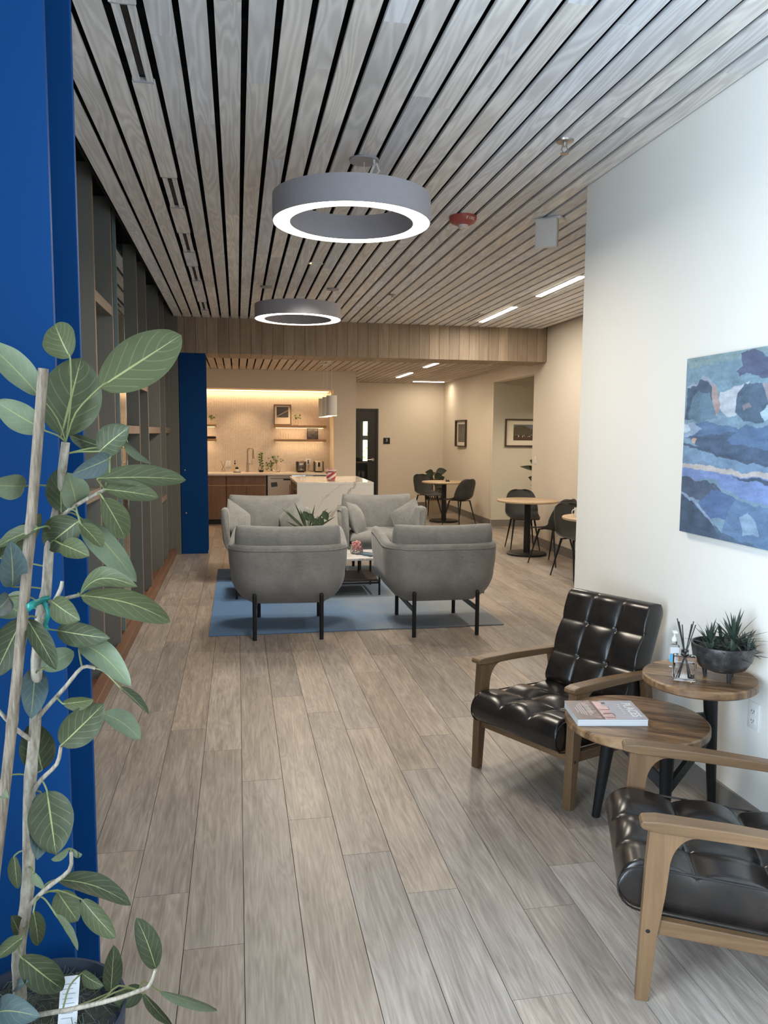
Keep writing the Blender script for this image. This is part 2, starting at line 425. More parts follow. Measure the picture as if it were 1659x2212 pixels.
def text(name, s, size, M, mat, parent=None, font_ext=.0005, sx=1., align='CENTER', space=1.):
    c = bpy.data.curves.new(name, 'FONT'); c.body = s; c.size = size; c.extrude = font_ext; c.align_x = align; c.align_y = 'CENTER'; c.space_character = space
    o = bpy.data.objects.new(name, c); COL.objects.link(o)
    bpy.context.view_layer.update()
    me = bpy.data.meshes.new_from_object(o.evaluated_get(bpy.context.evaluated_depsgraph_get()))
    bpy.data.objects.remove(o); me.transform(M @ Matrix.Diagonal((sx, 1, 1, 1)))
    me.materials.clear(); me.materials.append(mat)
    q = bpy.data.objects.new(name, me); COL.objects.link(q)
    if parent: q.parent = parent
    return q
def painted(name, nu, nv, fn, M, mat, parent=None):
    """flat printed/painted sheet: colour per vertex from fn(u, v) in the sheet's own u,v"""
    vs = [M @ Vector((i/nu-.5, j/nv-.5, 0)) for j in range(nv+1) for i in range(nu+1)]
    fs = [(j*(nu+1)+i, j*(nu+1)+i+1, (j+1)*(nu+1)+i+1, (j+1)*(nu+1)+i) for j in range(nv) for i in range(nu)]
    me = bpy.data.meshes.new(name); me.from_pydata(vs, [], fs); me.materials.append(mat)
    ca = me.color_attributes.new('paint', 'FLOAT_COLOR', 'POINT')
    for j in range(nv+1):
        for i in range(nu+1):
            c = fn(i/nu, j/nv); ca.data[j*(nu+1)+i].color = (c[0], c[1], c[2], 1)
    o = bpy.data.objects.new(name, me); COL.objects.link(o)
    if parent: o.parent = parent
    return o
def sr(r, g, b_):
    f = lambda x: (x/255/12.92) if x <= 10 else ((x/255+.055)/1.055)**2.4
    return (f(r), f(g), f(b_))

# ------------------------------------------------------------------ room shell
def XR(y): return 4.32 + .02*(y-10.56)
rr = random.Random(11)
b = B(); OFF = {-3: 1.446, -2: 1.128, -1: .813, 0: .433, 1: .031, 2: 1.274, 3: .988, 4: .425, 5: .828, 6: 1.068, 7: 1.318}
DARKP = {(-2, 1): .25, (-2, 0): .35, (-3, 1): .3, (-1, 1): .25, (-1, 2): .7, (0, 1): .3}
PW, PL = .1885, 1.552
for k in range(-9, 37):
    x0 = .0045+PW*k; o = OFF.get(k, rr.uniform(0, PL))
    for j in range(-3, 12):
        y0 = max(-2.6, o+PL*j); y1 = min(17.2, o+PL*(j+1))
        if y1 <= y0: continue
        t = DARKP.get((k, j), rr.betavariate(2.2, 2.2))
        b.tint = (t, rr.random(), rr.random()); g = .0011
        b.box((x0+g, y0+g, -.008), (x0+PW-g, y1-g, 0))
b.mi = 1; b.box((-1.7, -2.6, -.06), (6.9, 17.2, -.004))
struct('floor', b, [MT['floor'], MT['gap']], clean=False)

# slat ceiling of the lounge
SP, SW, SX = .12, .0945, .044
VENT = (-.376, ((2.99, 3.615), (4.886, 5.523), (6.188, 6.824), (7.383, 8.075), (9.346, 9.956)))
b = B()
for k in range(-7, 36):
    xa = SX+SP*k+(SP-SW)/2
    if xa < -.8 or xa > 4.24: continue
    cuts = VENT[1] if abs(xa+SW/2-VENT[0]) < .03 else (((9.44, 10.02),) if abs(xa+SW/2-2.984) < .03 else ())
    y = -2.5
    while y < 10.56:
        y2 = min(10.56, y+rr.uniform(2.0, 3.7)); b.tint = (rr.betavariate(2, 2), rr.random(), rr.random())
        segs = [(y, y2)]
        for c0, c1 in cuts:
            ns = []
            for s0, s1 in segs:
                if c1 <= s0 or c0 >= s1: ns.append((s0, s1)); continue
                if s0 < c0: ns.append((s0, c0))
                if s1 > c1: ns.append((c1, s1))
            segs = ns
        for s0, s1 in segs: b.box((xa, s0+.0012, 3.10), (xa+SW, s1-.0012, 3.118))
        y = y2
b.mi = 1
b.box((-.80, -2.5, 3.165), (4.4, 10.6, 3.20))
for i in range(30): b.box((-.79, -2.2+.44*i, 3.135), (4.3, -2.16+.44*i, 3.16))
b.box((-.805, -2.5, 3.10), (-.795, 10.56, 3.24))
b.box((-1.6, -2.5, 3.225), (-.80, 10.9, 3.26))
struct('ceiling', b, [MT['slat'], MT['gap']], clean=False)
# kitchen ceiling
b = B()
for k in range(-11, 38):
    xa = SX+SP*k+(SP-.098)/2
    if xa < -1.28 or xa > 4.4: continue
    y = 11.18
    while y < 16.5:
        y2 = min(16.5, y+rr.uniform(2.0, 3.7)); b.tint = (rr.betavariate(2, 2), rr.random(), rr.random())
        b.box((xa, y+.001, 2.70), (xa+.098, y2-.001, 2.718)); y = y2
b.tint = (.4, .3, .3); b.box((-1.28, 16.5, 2.69), (4.5, 16.62, 2.72))
b.mi = 1; b.box((-1.3, 11.1, 2.76), (4.6, 16.8, 2.80))
struct('ceiling.001', b, [MT['kslat'], MT['gap']], clean=False)

# clad beam between lounge and kitchen
b = B(); x = -.80
while x < XR(10.56)-.01:
    x1 = min(x+.142, XR(10.56)); b.tint = (rr.betavariate(2, 2), rr.random(), rr.random())
    b.box((x+.0018, 10.56, 2.64), (x1-.0018, 11.18, 3.13)); x = x1
b.mi = 1; b.box((-.80, 10.568, 2.648), (XR(10.56), 11.175, 3.2))
struct('trim_1', b, [MT['clad'], MT['gap']], clean=False)

b = B(); b.box((2.08, -2.6, 0), (2.22, 4.53, 3.165)); struct('wall_right', b, MT['wall'])
b = B(); b.box((2.066, -2.6, 0), (2.08, 4.53, .1)); struct('baseboard_right', b, MT['base'])
def slab(b, y0, y1, z0, z1, t=.14, o=0.):
    b.poly([(XR(y0)+o, y0, z0), (XR(y1)+o, y1, z0), (XR(y1)+o+t, y1, z0), (XR(y0)+o+t, y0, z0)], (0, 0, z1-z0))
b = B(); slab(b, 3.9, 11.04, 0, 3.165); slab(b, 11.04, 13.02, 2.51, 2.8); slab(b, 13.02, 16.75, 0, 2.8)
struct('wall_right_far', b, MT['wallfar'])
b = B(); slab(b, 4.0, 11.03, 0, .12, .012, -.012); slab(b, 13.03, 16.6, 0, .12, .012, -.012); b.box((XR(13.02), 12.998, 0), (6.8, 13.01, .12))
struct('baseboard_far', b, MT['base'])
b = B(); b.box((2.22, 3.8, 0), (4.35, 3.9, 3.165)); struct('wall_bistro', b, MT['wall'])
b = B(); b.box((XR(13.02)+.002, 13.01, 0), (6.9, 13.14, 2.9)); b.box((6.8, 10.0, 0), (6.9, 13.02, 2.9)); b.box((4.45, 10.0, 0), (6.8, 10.1, 2.9)); struct('wall_hall', b, MT['wallgrey'])
b = B(); b.box((4.45, 10.0, 2.70), (6.9, 13.1, 2.75)); struct('ceiling.002', b, MT['wall'])
# far wall with the door opening (x 2.20-2.99)
b = B(); b.box((1.99, 16.6, 0), (2.20, 16.75, 2.8)); b.box((2.99, 16.6, 0), (4.6, 16.75, 2.8)); b.box((2.20, 16.6, 2.14), (2.99, 16.75, 2.8))
struct('wall_far', b, MT['wallfar'])
b = B(); b.box((2.99, 16.586, 0), (XR(16.6), 16.60, .12)); struct('baseboard_back', b, MT['base'])
# kitchen wall with its niche
b = B(); b.box((-1.3, 13.85, 2.375), (1.69, 14.55, 2.8)); b.box((1.69, 13.85, 0), (2.09, 14.55, 2.8)); b.box((1.99, 14.55, 0), (2.09, 16.6, 2.8))
struct('wall_kitchen', b, MT['wallfar'])
def tile():
    m, t, bs = nt('chevron_mosaic_tile')
    v = coords(t); s = N(t, 'ShaderNodeSeparateXYZ'); lk(t, v, s.inputs[0])
    cw, th = .030, .012
    q = mth(t, 'DIVIDE', s.outputs[0], cw); col = mth(t, 'FLOOR', q); fr = mth(t, 'SUBTRACT', q, col)
    par = mth(t, 'MODULO', mth(t, 'ABSOLUTE', col), 2.)
    tri = mth(t, 'ADD', mth(t, 'MULTIPLY', fr, mth(t, 'SUBTRACT', 1., mth(t, 'MULTIPLY', par, 2.))), par)
    zz = mth(t, 'DIVIDE', mth(t, 'ADD', s.outputs[2], mth(t, 'MULTIPLY', tri, cw*.8)), th)
    gz = mth(t, 'LESS_THAN', mth(t, 'FRACT', zz), .14)
    gx = mth(t, 'LESS_THAN', mth(t, 'PINGPONG', fr, .5), .055)
    g = mth(t, 'MAXIMUM', gz, gx)
    cell = N(t, 'ShaderNodeCombineXYZ'); lk(t, col, cell.inputs[0]); lk(t, mth(t, 'FLOOR', zz), cell.inputs[1])
    wn = N(t, 'ShaderNodeTexWhiteNoise'); lk(t, cell.outputs[0], wn.inputs['Vector'])
    base = mix(t, wn.outputs[0], (.66, .58, .49), (.78, .70, .61))
    lk(t, mix(t, g, base, (.40, .33, .26)), bs.inputs['Base Color']); bs.inputs['Roughness'].default_value = .35
    return m
b = B(); b.box((-1.3, 14.47, .9), (1.69, 14.55, 2.375)); struct('wall_backsplash', b, tile())
# left side: back panel, kitchen side
b = B(); b.box((-1.45, 2.4, 0), (-1.30, 10.9, 3.26)); b.box((-1.30, 10.52, 0), (-.742, 10.9, 3.26)); struct('wall_left', b, MT['fin'])
b = B(); b.box((-1.45, 10.9, 0), (-1.30, 14.6, 2.8)); struct('wall_left_kitchen', b, MT['wallfar'])
# glazed wall behind the viewer and beside it: frames only, the daylight comes through
b = B()
for x in (-1.5, -.3, .9, 2.02): b.box((x, -2.62, 0), (x+.06, -2.54, 3.16))
for z in (0, 3.08): b.box((-1.5, -2.62, z), (2.08, -2.54, z+.08))
struct('window_1', b, MT['charcoal'])
b = B()
for y in (-2.5, -.9, .7, 2.34): b.box((-1.5, y, 0), (-1.42, y+.06, 3.22))
for z in (0, 3.14): b.box((-1.5, -2.5, z), (-1.42, 2.4, z+.08))
struct('window_2', b, MT['charcoal'])

# blue steel columns (H section)
def column(x0, y0, w_, d_, zt, bolts, label):
    t = thing('steel_column', label, 'column', (x0+w_/2, y0+d_/2, 0), group='blue steel columns')
    h = w_/2; k = d_/2
    b = B(); b.rbox((-h, -k, 0), (h, -k+.022, zt), .002); ob('front_flange', b, MT['blue'], t)
    b = B(); b.rbox((-h, k-.022, 0), (h, k, zt), .002); ob('rear_flange', b, MT['blue'], t)
    b = B(); b.box((-.008, -k+.022, 0), (.008, k-.022, zt)); ob('web', b, MT['blue'], t)
    for z in bolts:
        b = B(); b.lathe([(.012, 0), (.011, .006), (.006, .010), (0, .011)], n=12, M=TR((-h+.05+(.008 if z < .7 else 0), -k, z), PI/2)); ob('bolt', b, MT['chrome'], t, True)
    return t
column(-.757, 1.97, .337, .335, 3.24, (), 'near blue painted steel column behind the potted fig')
column(-.735, 10.56, .337, .32, 2.64, (1.115, .545), 'far blue steel column with two bolts beside the kitchen')

# shelving screen along the left wall
t = thing('shelving_screen', 'tall dark grey screen of open fins and shelves along left wall', 'shelving', (-.85, 2.4, 0))
for i, (y, zt) in enumerate(((3.6, 3.225), (5.1, 3.225), (5.8, 3.225), (7.2, 3.225), (7.9, 3.225), (9.1, 3.225), (9.75, 3.225), (10.42, 3.225))):
    b = B(); b.box((-.45, y-2.4, 0), (0, y-2.4+.035, zt)); f = ob('fin', b, MT['fin'], t)
    b = B(); b.box((0, y-2.4, .1), (.004, y-2.4+.035, zt)); ob('edge_strip', b, MT['finedge'], f, label='pale wood edge strip')
for y0, y1, z in ((5.135, 5.8, 2.42), (7.235, 7.9, 2.00), (5.835, 7.2, 1.60), (7.935, 9.1, 1.60), (9.785, 10.42, 1.60), (3.635, 5.1, 1.20), (9.135, 9.75, .80)):
    b = B(); b.box((-.45, y0-2.4, z), (-.004, y1-2.4, z+.065)); s = ob('shelf', b, MT['fin'], t)
    b = B(); b.box((-.004, y0-2.4, z), (.001, y1-2.4, z+.065)); ob('edge_strip', b, MT['finedge'], s, label='wood front edge of shelf')
b = B(); b.box((-.03, 6.12-2.4, .1), (-.018, 6.55-2.4, 3.22)); ob('glass_panel', b, glass('green_glass', (.75, .92, .88)), t)
b = B(); b.box((-.03, 6.10-2.4, .1), (-.005, 6.12-2.4, 3.22)); ob('glass_channel', b, plain('green_grey_channel', (.16, .21, .21), .3), t)
b = B(); b.rbox((-.02, .02, 0), (.05, 8.14, .085), .004); b.box((-.45, .02, 0), (-.02, 8.14, .04)); ob('sill', b, MT['sill'], t, label='reddish brown wooden sill')

# ------------------------------------------------------------------ ceiling fixtures
def ring(c, r, zb, cords, label):
    t = thing('ring_pendant_light', label, 'pendant light', (c[0], c[1], zb), group='ring pendant lights')
    ri, h = r-.098, .135
    b = B(); b.lathe([(ri, .012), (ri, h), (r, h), (r, .006), (r-.006, 0), (r-.006, .012), (ri+.006, .012), (ri+.006, 0), (ri, .004)], n=96)
    b.f = b.f[:-2] if False else b.f
    ob('ring_housing', ringmesh([(ri, .0), (ri, h), (r, h), (r, .0), (r-.005, .0), (r-.005, .010), (ri+.005, .010), (ri+.005, .0)]), MT['ringshell'], t, True)
    ob('diffuser', ringmesh([(ri+.005, .004), (ri+.005, .009), (r-.005, .009), (r-.005, .004)]), MT['glow'], t, False, label='glowing white ring diffuser')
    for (cx, cy, r0) in cords:
        zt = 3.099-zb
        b = B(); b.lathe([(0, zt-.012), (r0, zt-.012), (r0, zt), (0, zt)], (cx, cy, 0), 32); cn = ob('ceiling_canopy', b, MT['ringshell'], t, True)
        a = math.atan2(cy, cx)
        b = B(); b.tube([(cx, cy, zt-.01), (cx, cy, h)], .0025, 6); ob('suspension_cable', b, MT['white'], t)
    return t
def ringmesh(prof, n=96):
    b = B(); vs = []; fs = []; m = len(prof)
    for i in range(n):
        a = 2*PI*i/n
        for r_, z in prof: vs.append((r_*math.cos(a), r_*math.sin(a), z))
    for i in range(n):
        j = (i+1) % n
        for k in range(m):
            l = (k+1) % m; fs.append((i*m+k, j*m+k, j*m+l, i*m+l))
    return b.add(vs, fs)
t = ring((.625, 4.325), .428, 2.75, ((.07, .02, .08),), 'large nearer ring pendant light with white cord under slatted ceiling')
b = B(); b.tube([(.115, -.02, .347), (.118, -.03, .31), (.10, -.03, .27), (.09, -.02, .245), (.065, -.01, .20), (.05, -.01, .15), (.045, 0, .13)], .0075, 8)
b.tube([(.105, -.025, .29), (.128, -.045, .31), (.14, -.05, .27), (.12, -.04, .245), (.09, -.02, .25), (.075, -.01, .27)], .006, 8)
ob('power_cord', b, MT['white'], t, True, label='white looped power cord')
ring((.607, 7.9), .426, 2.735, ((-.30, .30, .06), (.38, .28, .06)), 'smaller farther ring pendant light with two ceiling canopies')

def vent(x, y0, y1, label, z=3.10, wd=SW):
    t = thing('ceiling_vent', label, 'vent', (x, (y0+y1)/2, z), group='slot vents in the slat ceiling')
    l = (y1-y0)/2; h = wd/2
    for s in (-1, 1):
        b = B(); b.box((s*.014 if s > 0 else -h+.006, -l, .004), (h-.006 if s > 0 else -.014, l, .016)); b.tint = (.6, rr.random(), .2)
        ob('side_strip', b, MT['slat'], t)
    for s in (-1, 1):
        b = B(); b.box((-h+.004, s*l-.003, -.002), (h-.004, s*l+.003, .02)); ob('end_cap', b, MT['ringshell'], t)
    b = B(); b.box((-.014, -l, .022), (.014, l, .03)); ob('slot', b, MT['black'], t)
    return t
vl = ('longest slot vent at top left in nearest ceiling slats', 'second slot vent from the front along left ceiling slat', 'third slot vent from the front along left ceiling slat', 'fourth slot vent from the front along left ceiling slat', 'farthest slot vent along left ceiling slat next to beam')
for (y0, y1), lb in zip(VENT[1], vl): vent(VENT[0], y0, y1, lb)
vent(2.984, 9.44, 10.02, 'slot vent beside the right hand strip lights near beam')
vent(3.356, 11.56, 12.5, 'dark slot vent in lower kitchen ceiling beyond the beam', 2.697)

def linear(c, ln, rz, z, label, wd=.062):
    t = thing('linear_ceiling_light', label, 'ceiling light', (c[0], c[1], z), rz, 'strip ceiling lights')
    b = B(); b.box((-wd/2-.006, -ln/2-.006, -.004), (wd/2+.006, ln/2+.006, .02)); ob('housing', b, MT['white'], t)
    b = B(); b.rbox((-wd/2, -ln/2, -.012), (wd/2, ln/2, -.003), .004); ob('diffuser', b, MT['glowlin'], t)
linear((3.19, 7.53), 1.09, 0, 3.098, 'nearest strip light in slat ceiling beside white wall edge')
linear((3.19, 9.44), 1.26, 0, 3.098, 'strip light in lounge ceiling just before wooden beam')
linear((3.02, 12.0), 1.02, 0, 2.698, 'strip light in kitchen ceiling nearest the beam')
linear((3.06, 14.3), 1.2, 0, 2.698, 'middle strip light in kitchen ceiling')
linear((3.935, 15.95), .66, PI/2, 2.698, 'crosswise strip light close to the far wall')

def downlight(x, y, z, label, r=.06):
    t = thing('recessed_downlight', label, 'ceiling light', (x, y, z), 0, 'recessed downlights')
    ob('trim_ring', ringmesh([(r*.78, -.003), (r*.78, .012), (r, .0), (r, -.004)], 32), MT['white'], t, True)
    b = B(); b.lathe([(0, .004), (r*.78, .004)], n=32); ob('lamp', b, MT['glowwarm'], t)
downlight(.694, 7.0, 3.098, 'round downlight between the two ring lights', .065)
downlight(.115, 14.05, 2.374, 'left small downlight over the sink in kitchen niche', .05)
downlight(1.04, 14.05, 2.374, 'right small downlight over shelves in kitchen niche', .05)
def sprinkler(x, y, label):
    t = thing('fire_sprinkler', label, 'sprinkler', (x, y, 3.10), 0, 'sprinkler heads')
    b = B(); b.lathe([(0, -.012), (.02, -.012), (.042, -.008), (.045, 0)], n=24); ob('escutcheon', b, MT['chrome'], t, True)
    b = B(); b.cone((0, 0, -.012), (0, 0, -.03), .012, .010, 12)
    for s in (-1, 1): b.tube([(s*.010, 0, -.025), (s*.017, 0, -.045), (s*.004, 0, -.062)], .003, 6)
    ob('frame', b, MT['chrome'], t, True)
    b = B(); b.cone((0, 0, -.062), (0, 0, -.066), .02, .022, 16); ob('deflector', b, MT['chrome'], t, True)
sprinkler(1.646, 3.866, 'chrome sprinkler head near the top of right white wall')
sprinkler(1.653, 8.363, 'small far sprinkler head between ring light and strip lights')
t = thing('fire_strobe', 'red fire alarm strobe with clear lens on slat ceiling', 'fire alarm', (1.538, 5.315, 3.10))
b = B(); b.lathe([(.095, 0), (.094, -.02), (.082, -.04), (.05, -.055), (0, -.058)], n=40); ob('housing', b, MT['red'], t, True)
b = B(); b.lathe([(.036, -.05), (.036, -.062), (.026, -.078), (0, -.084)], n=16); ob('lens', b, plain('strobe_lens', (.72, .66, .62), .12), t, True, label='clear strobe lens')
for i, ch in enumerate('FIRE'):
    a = -PI/2-.05+.20*i+.10
    text('lettering', ch, .030, TR((.0895*math.cos(a), .0895*math.sin(a), -.028), PI/2+.5, 0, a+PI/2), MT['white'], t)
t = thing('ceiling_speaker_box', 'white wedge shaped wireless unit hanging from ceiling slats', 'sensor', (2.10, 5.2, 3.10), -.75)
b = B(); b.rbox((-.10, -.01, -.02), (.10, .11, 0), .008); ob('mount', b, MT['white'], t, True)
b = B(); b.rbox((-.075, -.035, -.21), (.085, .005, -.012), .016); ob('front_panel', b, MT['white'], t, True)
b = B(); b.rbox((-.062, .004, -.20), (.076, .035, -.015), .008); ob('back_shell', b, MT['base'] if False else plain('beige_shell', (.56, .52, .47), .6), t, True)

# ------------------------------------------------------------------ kitchen
def cabinet(x0, x1, doors, label):
    t = thing('base_cabinet', label, 'cabinet', ((x0+x1)/2, 13.87, 0), 0, 'walnut base cabinets')
    h = (x1-x0)/2
    b = B(); b.box((-h, .02, .09), (h, .58, .865)); ob('body', b, MT['cab'], t)
    b = B(); b.box((-h, .06, 0), (h, .1, .09)); ob('toe_kick', b, MT['black'], t)
    b = B(); b.rbox((-h+.003, 0, .70), (h-.003, .02, .838), .002); ob('drawer', b, MT['cab'], t)
    b = B(); b.box((-h, .004, .678), (h, .02, .698)); ob('finger_rail', b, MT['shelfwood'], t)
    b = B(); b.box((-h, .004, .842), (h, .02, .862)); ob('finger_rail', b, MT['shelfwood'], t)
    w_ = (x1-x0)/doors
    for i in range(doors):
        b = B(); b.rbox((-h+i*w_+.003, 0, .09), (-h+(i+1)*w_-.003, .02, .675), .002); ob('door', b, MT['cab'], t)
cabinet(-.99, -.20, 1, 'left walnut base cabinet partly behind the blue column')
cabinet(-.195, .495, 2, 'walnut base cabinet with drawer and two doors under sink')
t = thing('dishwasher', 'stainless dishwasher beside walnut cabinet under the counter', 'dishwasher', (.735, 13.87, 0))
b = B(); b.rbox((-.215, 0, .09), (.215, .56, .86), .004); ob('body', b, MT['silver'], t)
b = B(); b.box((-.225, .01, .09), (-.217, .5, .86)); ob('gasket', b, MT['black'], t)
b = B(); b.box((-.16, -.004, .80), (.21, .001, .815)); ob('handle_recess_shade', b, plain('shadow_grey', (.18, .15, .12), .5), t)  # flat strip on the front, the recess's shade put into its grey
b = B(); b.box((.06, -.005, .775), (.2, .001, .80)); ob('control_panel', b, MT['black'], t)
b = B(); b.box((-.055, -.004, -.04), (.055, 0, .04), TR((-.10, 0, .70), 0, -.12)); ob('magnet_sign', b, MT['charcoal'], t, label='tilted dark magnet sign')
t = thing('kitchen_counter', 'pale stone kitchen counter running along the tiled niche', 'countertop', (.2, 14.15, .865))
b = B(); b.rbox((-1.45, -.33, 0), (1.485, .318, .035), .004); ob('slab', b, MT['counter'], t)
b = B(); b.box((-.06, -.16, .0352), (.62, .14, .0362)); ob('sink', b, plain('sink_rim', (.60, .50, .42), .3), t, label='inset sink rim')

def shelf(x0, x1, z0, z1, label):
    t = thing('wall_shelf', label, 'shelf', ((x0+x1)/2, 14.33, z0), 0, 'floating oak shelves')
    h = (x1-x0)/2
    b = B(); b.rbox((-h, -.13, 0), (h, .138, z1-z0), .003); ob('board', b, MT['shelfwood'], t)
    b = B(); b.box((-h+.03, .105, -.004), (h-.03, .12, 0)); ob('led_strip', b, MT['glowwarm'], t)
shelf(.664, 1.600, 1.705, 1.75, 'upper right oak shelf holding framed print and glass globe')
shelf(.664, 1.600, 1.452, 1.497, 'lower right oak shelf holding tumblers and small dark picture')
shelf(-1.2, -.369, 1.712, 1.757, 'upper left oak shelf partly behind the blue column')
shelf(-1.2, -.369, 1.452, 1.497, 'lower left oak shelf holding black tray')
t = thing('cove_light', 'glowing light strip along the top of tiled niche', 'strip light', (.2, 14.42, 2.36))
b = B(); b.box((-1.48, -.015, 0), (1.46, .015, .012)); ob('led_strip', b, MT['glowwarm'], t)

def nzf(x, y, s=0.): return noise.noise(Vector((x, y, s)))
def fr_dark(u, v):
    if v < .26: return sr(150, 130, 105) if abs(u-.5) > .42 or True else 0
    k = nzf(u*5, v*6, 3)*.5+.5
    ln = abs((v-.30)-(u*.45+.02+.03*nzf(u*8, 0, 1)))
    return sr(190, 185, 175) if ln < .02 else tuple(a*(.6+.8*k) for a in sr(72, 72, 74))
def framed(name, label, w_, h_, fw_, matw, fn, loc, rx=0, rz=0, fmat='cabdark', depth=.02, nu=40, nv=40, group=None, z0=None):
    t = thing(name, label, 'picture', loc, rz, group)
    M0 = TR((0, 0, 0), rx)
    b = B()
    for a, c in (((-w_/2, -depth, 0), (w_/2, 0, fw_)), ((-w_/2, -depth, h_-fw_), (w_/2, 0, h_)), ((-w_/2, -depth, fw_), (-w_/2+fw_, 0, h_-fw_)), ((w_/2-fw_, -depth, fw_), (w_/2, 0, h_-fw_))): b.box(a, c, M0)
    ob('frame', b, MT[fmat], t)
    b = B(); b.box((-w_/2+fw_*.5, -.008, fw_*.5), (w_/2-fw_*.5, -.002, h_-fw_*.5), M0); ob('mat_board', b, MT['mat'], t)
    ml, mr, mb, mt_ = matw
    pw = w_-2*fw_-ml-mr; ph = h_-2*fw_-mb-mt_
    M = M0 @ Matrix.Translation((-w_/2+fw_+ml+pw/2, -.0095, fw_+mb+ph/2)) @ Matrix.Rotation(PI/2, 4, 'X') @ Matrix.Diagonal((pw, ph, 1, 1))
    painted('print', nu, nv, fn, M, MT['photo'], t)
    return t
MT['cabdark'] = wood('dark_frame_wood', (.035, .022, .014), (.08, .05, .032), 'z', .5)
MT['framebrown'] = wood('brown_frame_wood', (.10, .055, .03), (.17, .10, .06), 'z', .5)
framed('framed_print', 'brown framed grey road print leaning above the upper shelf', .315, .375, .016, (.035, .035, .125, .03), lambda u, v: fr_dark(u, .26+.74*v), (.82, 14.42, 1.752), -.10, fmat='framebrown')
def dune(u, v):
    k = nzf(u*3, v*7+.8*math.sin(u*4), 9)
    return tuple(a*(1+.9*k) for a in sr(70, 66, 62))
t = thing('small_canvas', 'small square dark wave picture on the lower right shelf', 'picture', (1.365, 14.36, 1.4975))
b = B(); b.rbox((-.103, 0, 0), (.103, .012, .205), .002, TR((0, 0, 0), -.1)); ob('panel', b, MT['black'], t)
painted('print', 30, 30, dune, TR((0, 0, 0), -.1) @ Matrix.Translation((0, -.001, .1025)) @ Matrix.Rotation(PI/2, 4, 'X') @ Matrix.Diagonal((.19, .19, 1, 1)), MT['photo'], t)

def leafblob(b, base, tip, wd, droop=.1, n=6, up_=(0, 0, 1)):
    base, tip = Vector(base), Vector(tip); d = tip-base; L = d.length
    if L < 1e-5: return
    ax = d.normalized(); side = ax.cross(Vector(up_))
    side = side.normalized() if side.length > .05 else ax.orthogonal().normalized()
    nor = side.cross(ax)
    vs = []; fs = []
    for i in range(n+1):
        t_ = i/n; wv = wd*.5*(math.sin(PI*min(1, t_*1.0)**.8))
        c = base + d*t_ - nor*(droop*L*t_*t_) + nor*(droop*L*t_*.6)
        vs += [tuple(c-side*wv+nor*wv*.25), tuple(c), tuple(c+side*wv+nor*wv*.25)]
    for i in range(n):
        for k in (0, 1): fs.append((i*3+k, i*3+k+1, (i+1)*3+k+1, (i+1)*3+k))
    b.add(vs, fs)
def globe(name, label, loc, r, leaves, trail=False, seed=1, group=None):
    q = random.Random(seed)
    t = thing(name, label, 'vase', loc, 0, group)
    b = B(); b.lathe([(0, .002), (r*.5, .002), (r*.86, r*.45), (r, r*.95), (r*.86, r*1.5), (r*.5, r*1.82), (r*.44, r*1.9), (r*.42, r*1.9), (r*.48, r*1.8), (r*.83, r*1.48), (r*.96, r*.95), (r*.82, r*.5), (r*.45, r*.1), (0, r*.1)], n=24)
    ob('glass_bowl', b, MT['glass'], t, True)
    b = B(); lv = B()
    for i in range(leaves):
        a = q.uniform(0, 2*PI); rr_ = q.uniform(.6, 1.9)*r; hz = r*1.9+q.uniform(.0, 1.5)*r
        if trail and i % 2: a = PI+q.uniform(-.9, .9); rr_ = q.uniform(1.3, 3.2)*r; hz = q.uniform(.25, 1.9)*r
        p = Vector((rr_*math.cos(a), -abs(rr_*math.sin(a))*.55, hz))
        b.tube([(0, 0, r*.5), (0, 0, r*1.8), tuple(Vector((p.x*.5, p.y*.5, max(p.z, r*1.8)+.02))), tuple(p)], .0018, 5)
        leafblob(lv, p, p+Vector((q.uniform(-.04, .04), q.uniform(-.03, .01), q.uniform(-.045, .02))), q.uniform(.028, .042), .1, 5, (0, -1, .3))
    ob('stems', b, MT['leafsmall'], t, True); ob('foliage', lv, MT['leafsmall'], t, True, clean=False)
    return t
globe('globe_vase', 'small glass globe with sprig on the upper right shelf', (1.05, 14.33, 1.751), .058, 9, False, 3, 'glass globe vases')
globe('globe_vase', 'glass globe with trailing pothos on counter by the sink', (.70, 14.28, .9005), .085, 34, True, 5, 'glass globe vases')
globe('globe_vase', 'sprig vase on the upper left shelf by blue column', (-.46, 14.33, 1.758), .045, 8, False, 8, 'glass globe vases')
def tumbler(x, z, r, h, label):
    b = B(); b.lathe([(0, 0), (r*.9, 0), (r, h), (r*.93, h), (r*.84, .01), (0, .01)], n=20)
    o = ob('glass_tumbler', b, MT['glass'], None, True); o.location = (x, 14.30, z); tag(o, label, 'glass', 'tumblers on the lower shelf')
tumbler(.72, 1.4975, .030, .035, 'low clear dish at the left end of lower right shelf')
tumbler(.80, 1.4975, .036, .14, 'left tall clear tumbler on the lower right shelf')
tumbler(.885, 1.4975, .036, .14, 'right tall clear tumbler on the lower right shelf')
b = B(); b.rbox((-.16, -.05, 0), (.09, .05, .045), .02); o = ob('black_tray', b, MT['black'], None, True); o.location = (-.46, 14.3, 1.4975); tag(o, 'black oblong tray on lower left shelf beside blue column', 'tray')
t = thing('kitchen_faucet', 'tall brushed steel gooseneck faucet above the sink', 'faucet', (.18, 14.33, .9005))
b = B(); b.cone((0, 0, 0), (0, 0, .17), .022, .022, 16); ob('body', b, MT['chrome'], t, True)
b = B(); b.tube([(0, 0, .16), (0, 0, .38)]+[(.052-.052*math.cos(a), -.02*math.sin(a), .38+.055*math.sin(a)) for a in [PI*i/10 for i in range(11)]]+[(.104, 0, .30)], .014, 12); ob('spout', b, MT['chrome'], t, True)
b = B(); b.cone((.104, 0, .31), (.104, 0, .24), .017, .019, 14); ob('spray_head', b, MT['chrome'], t, True)
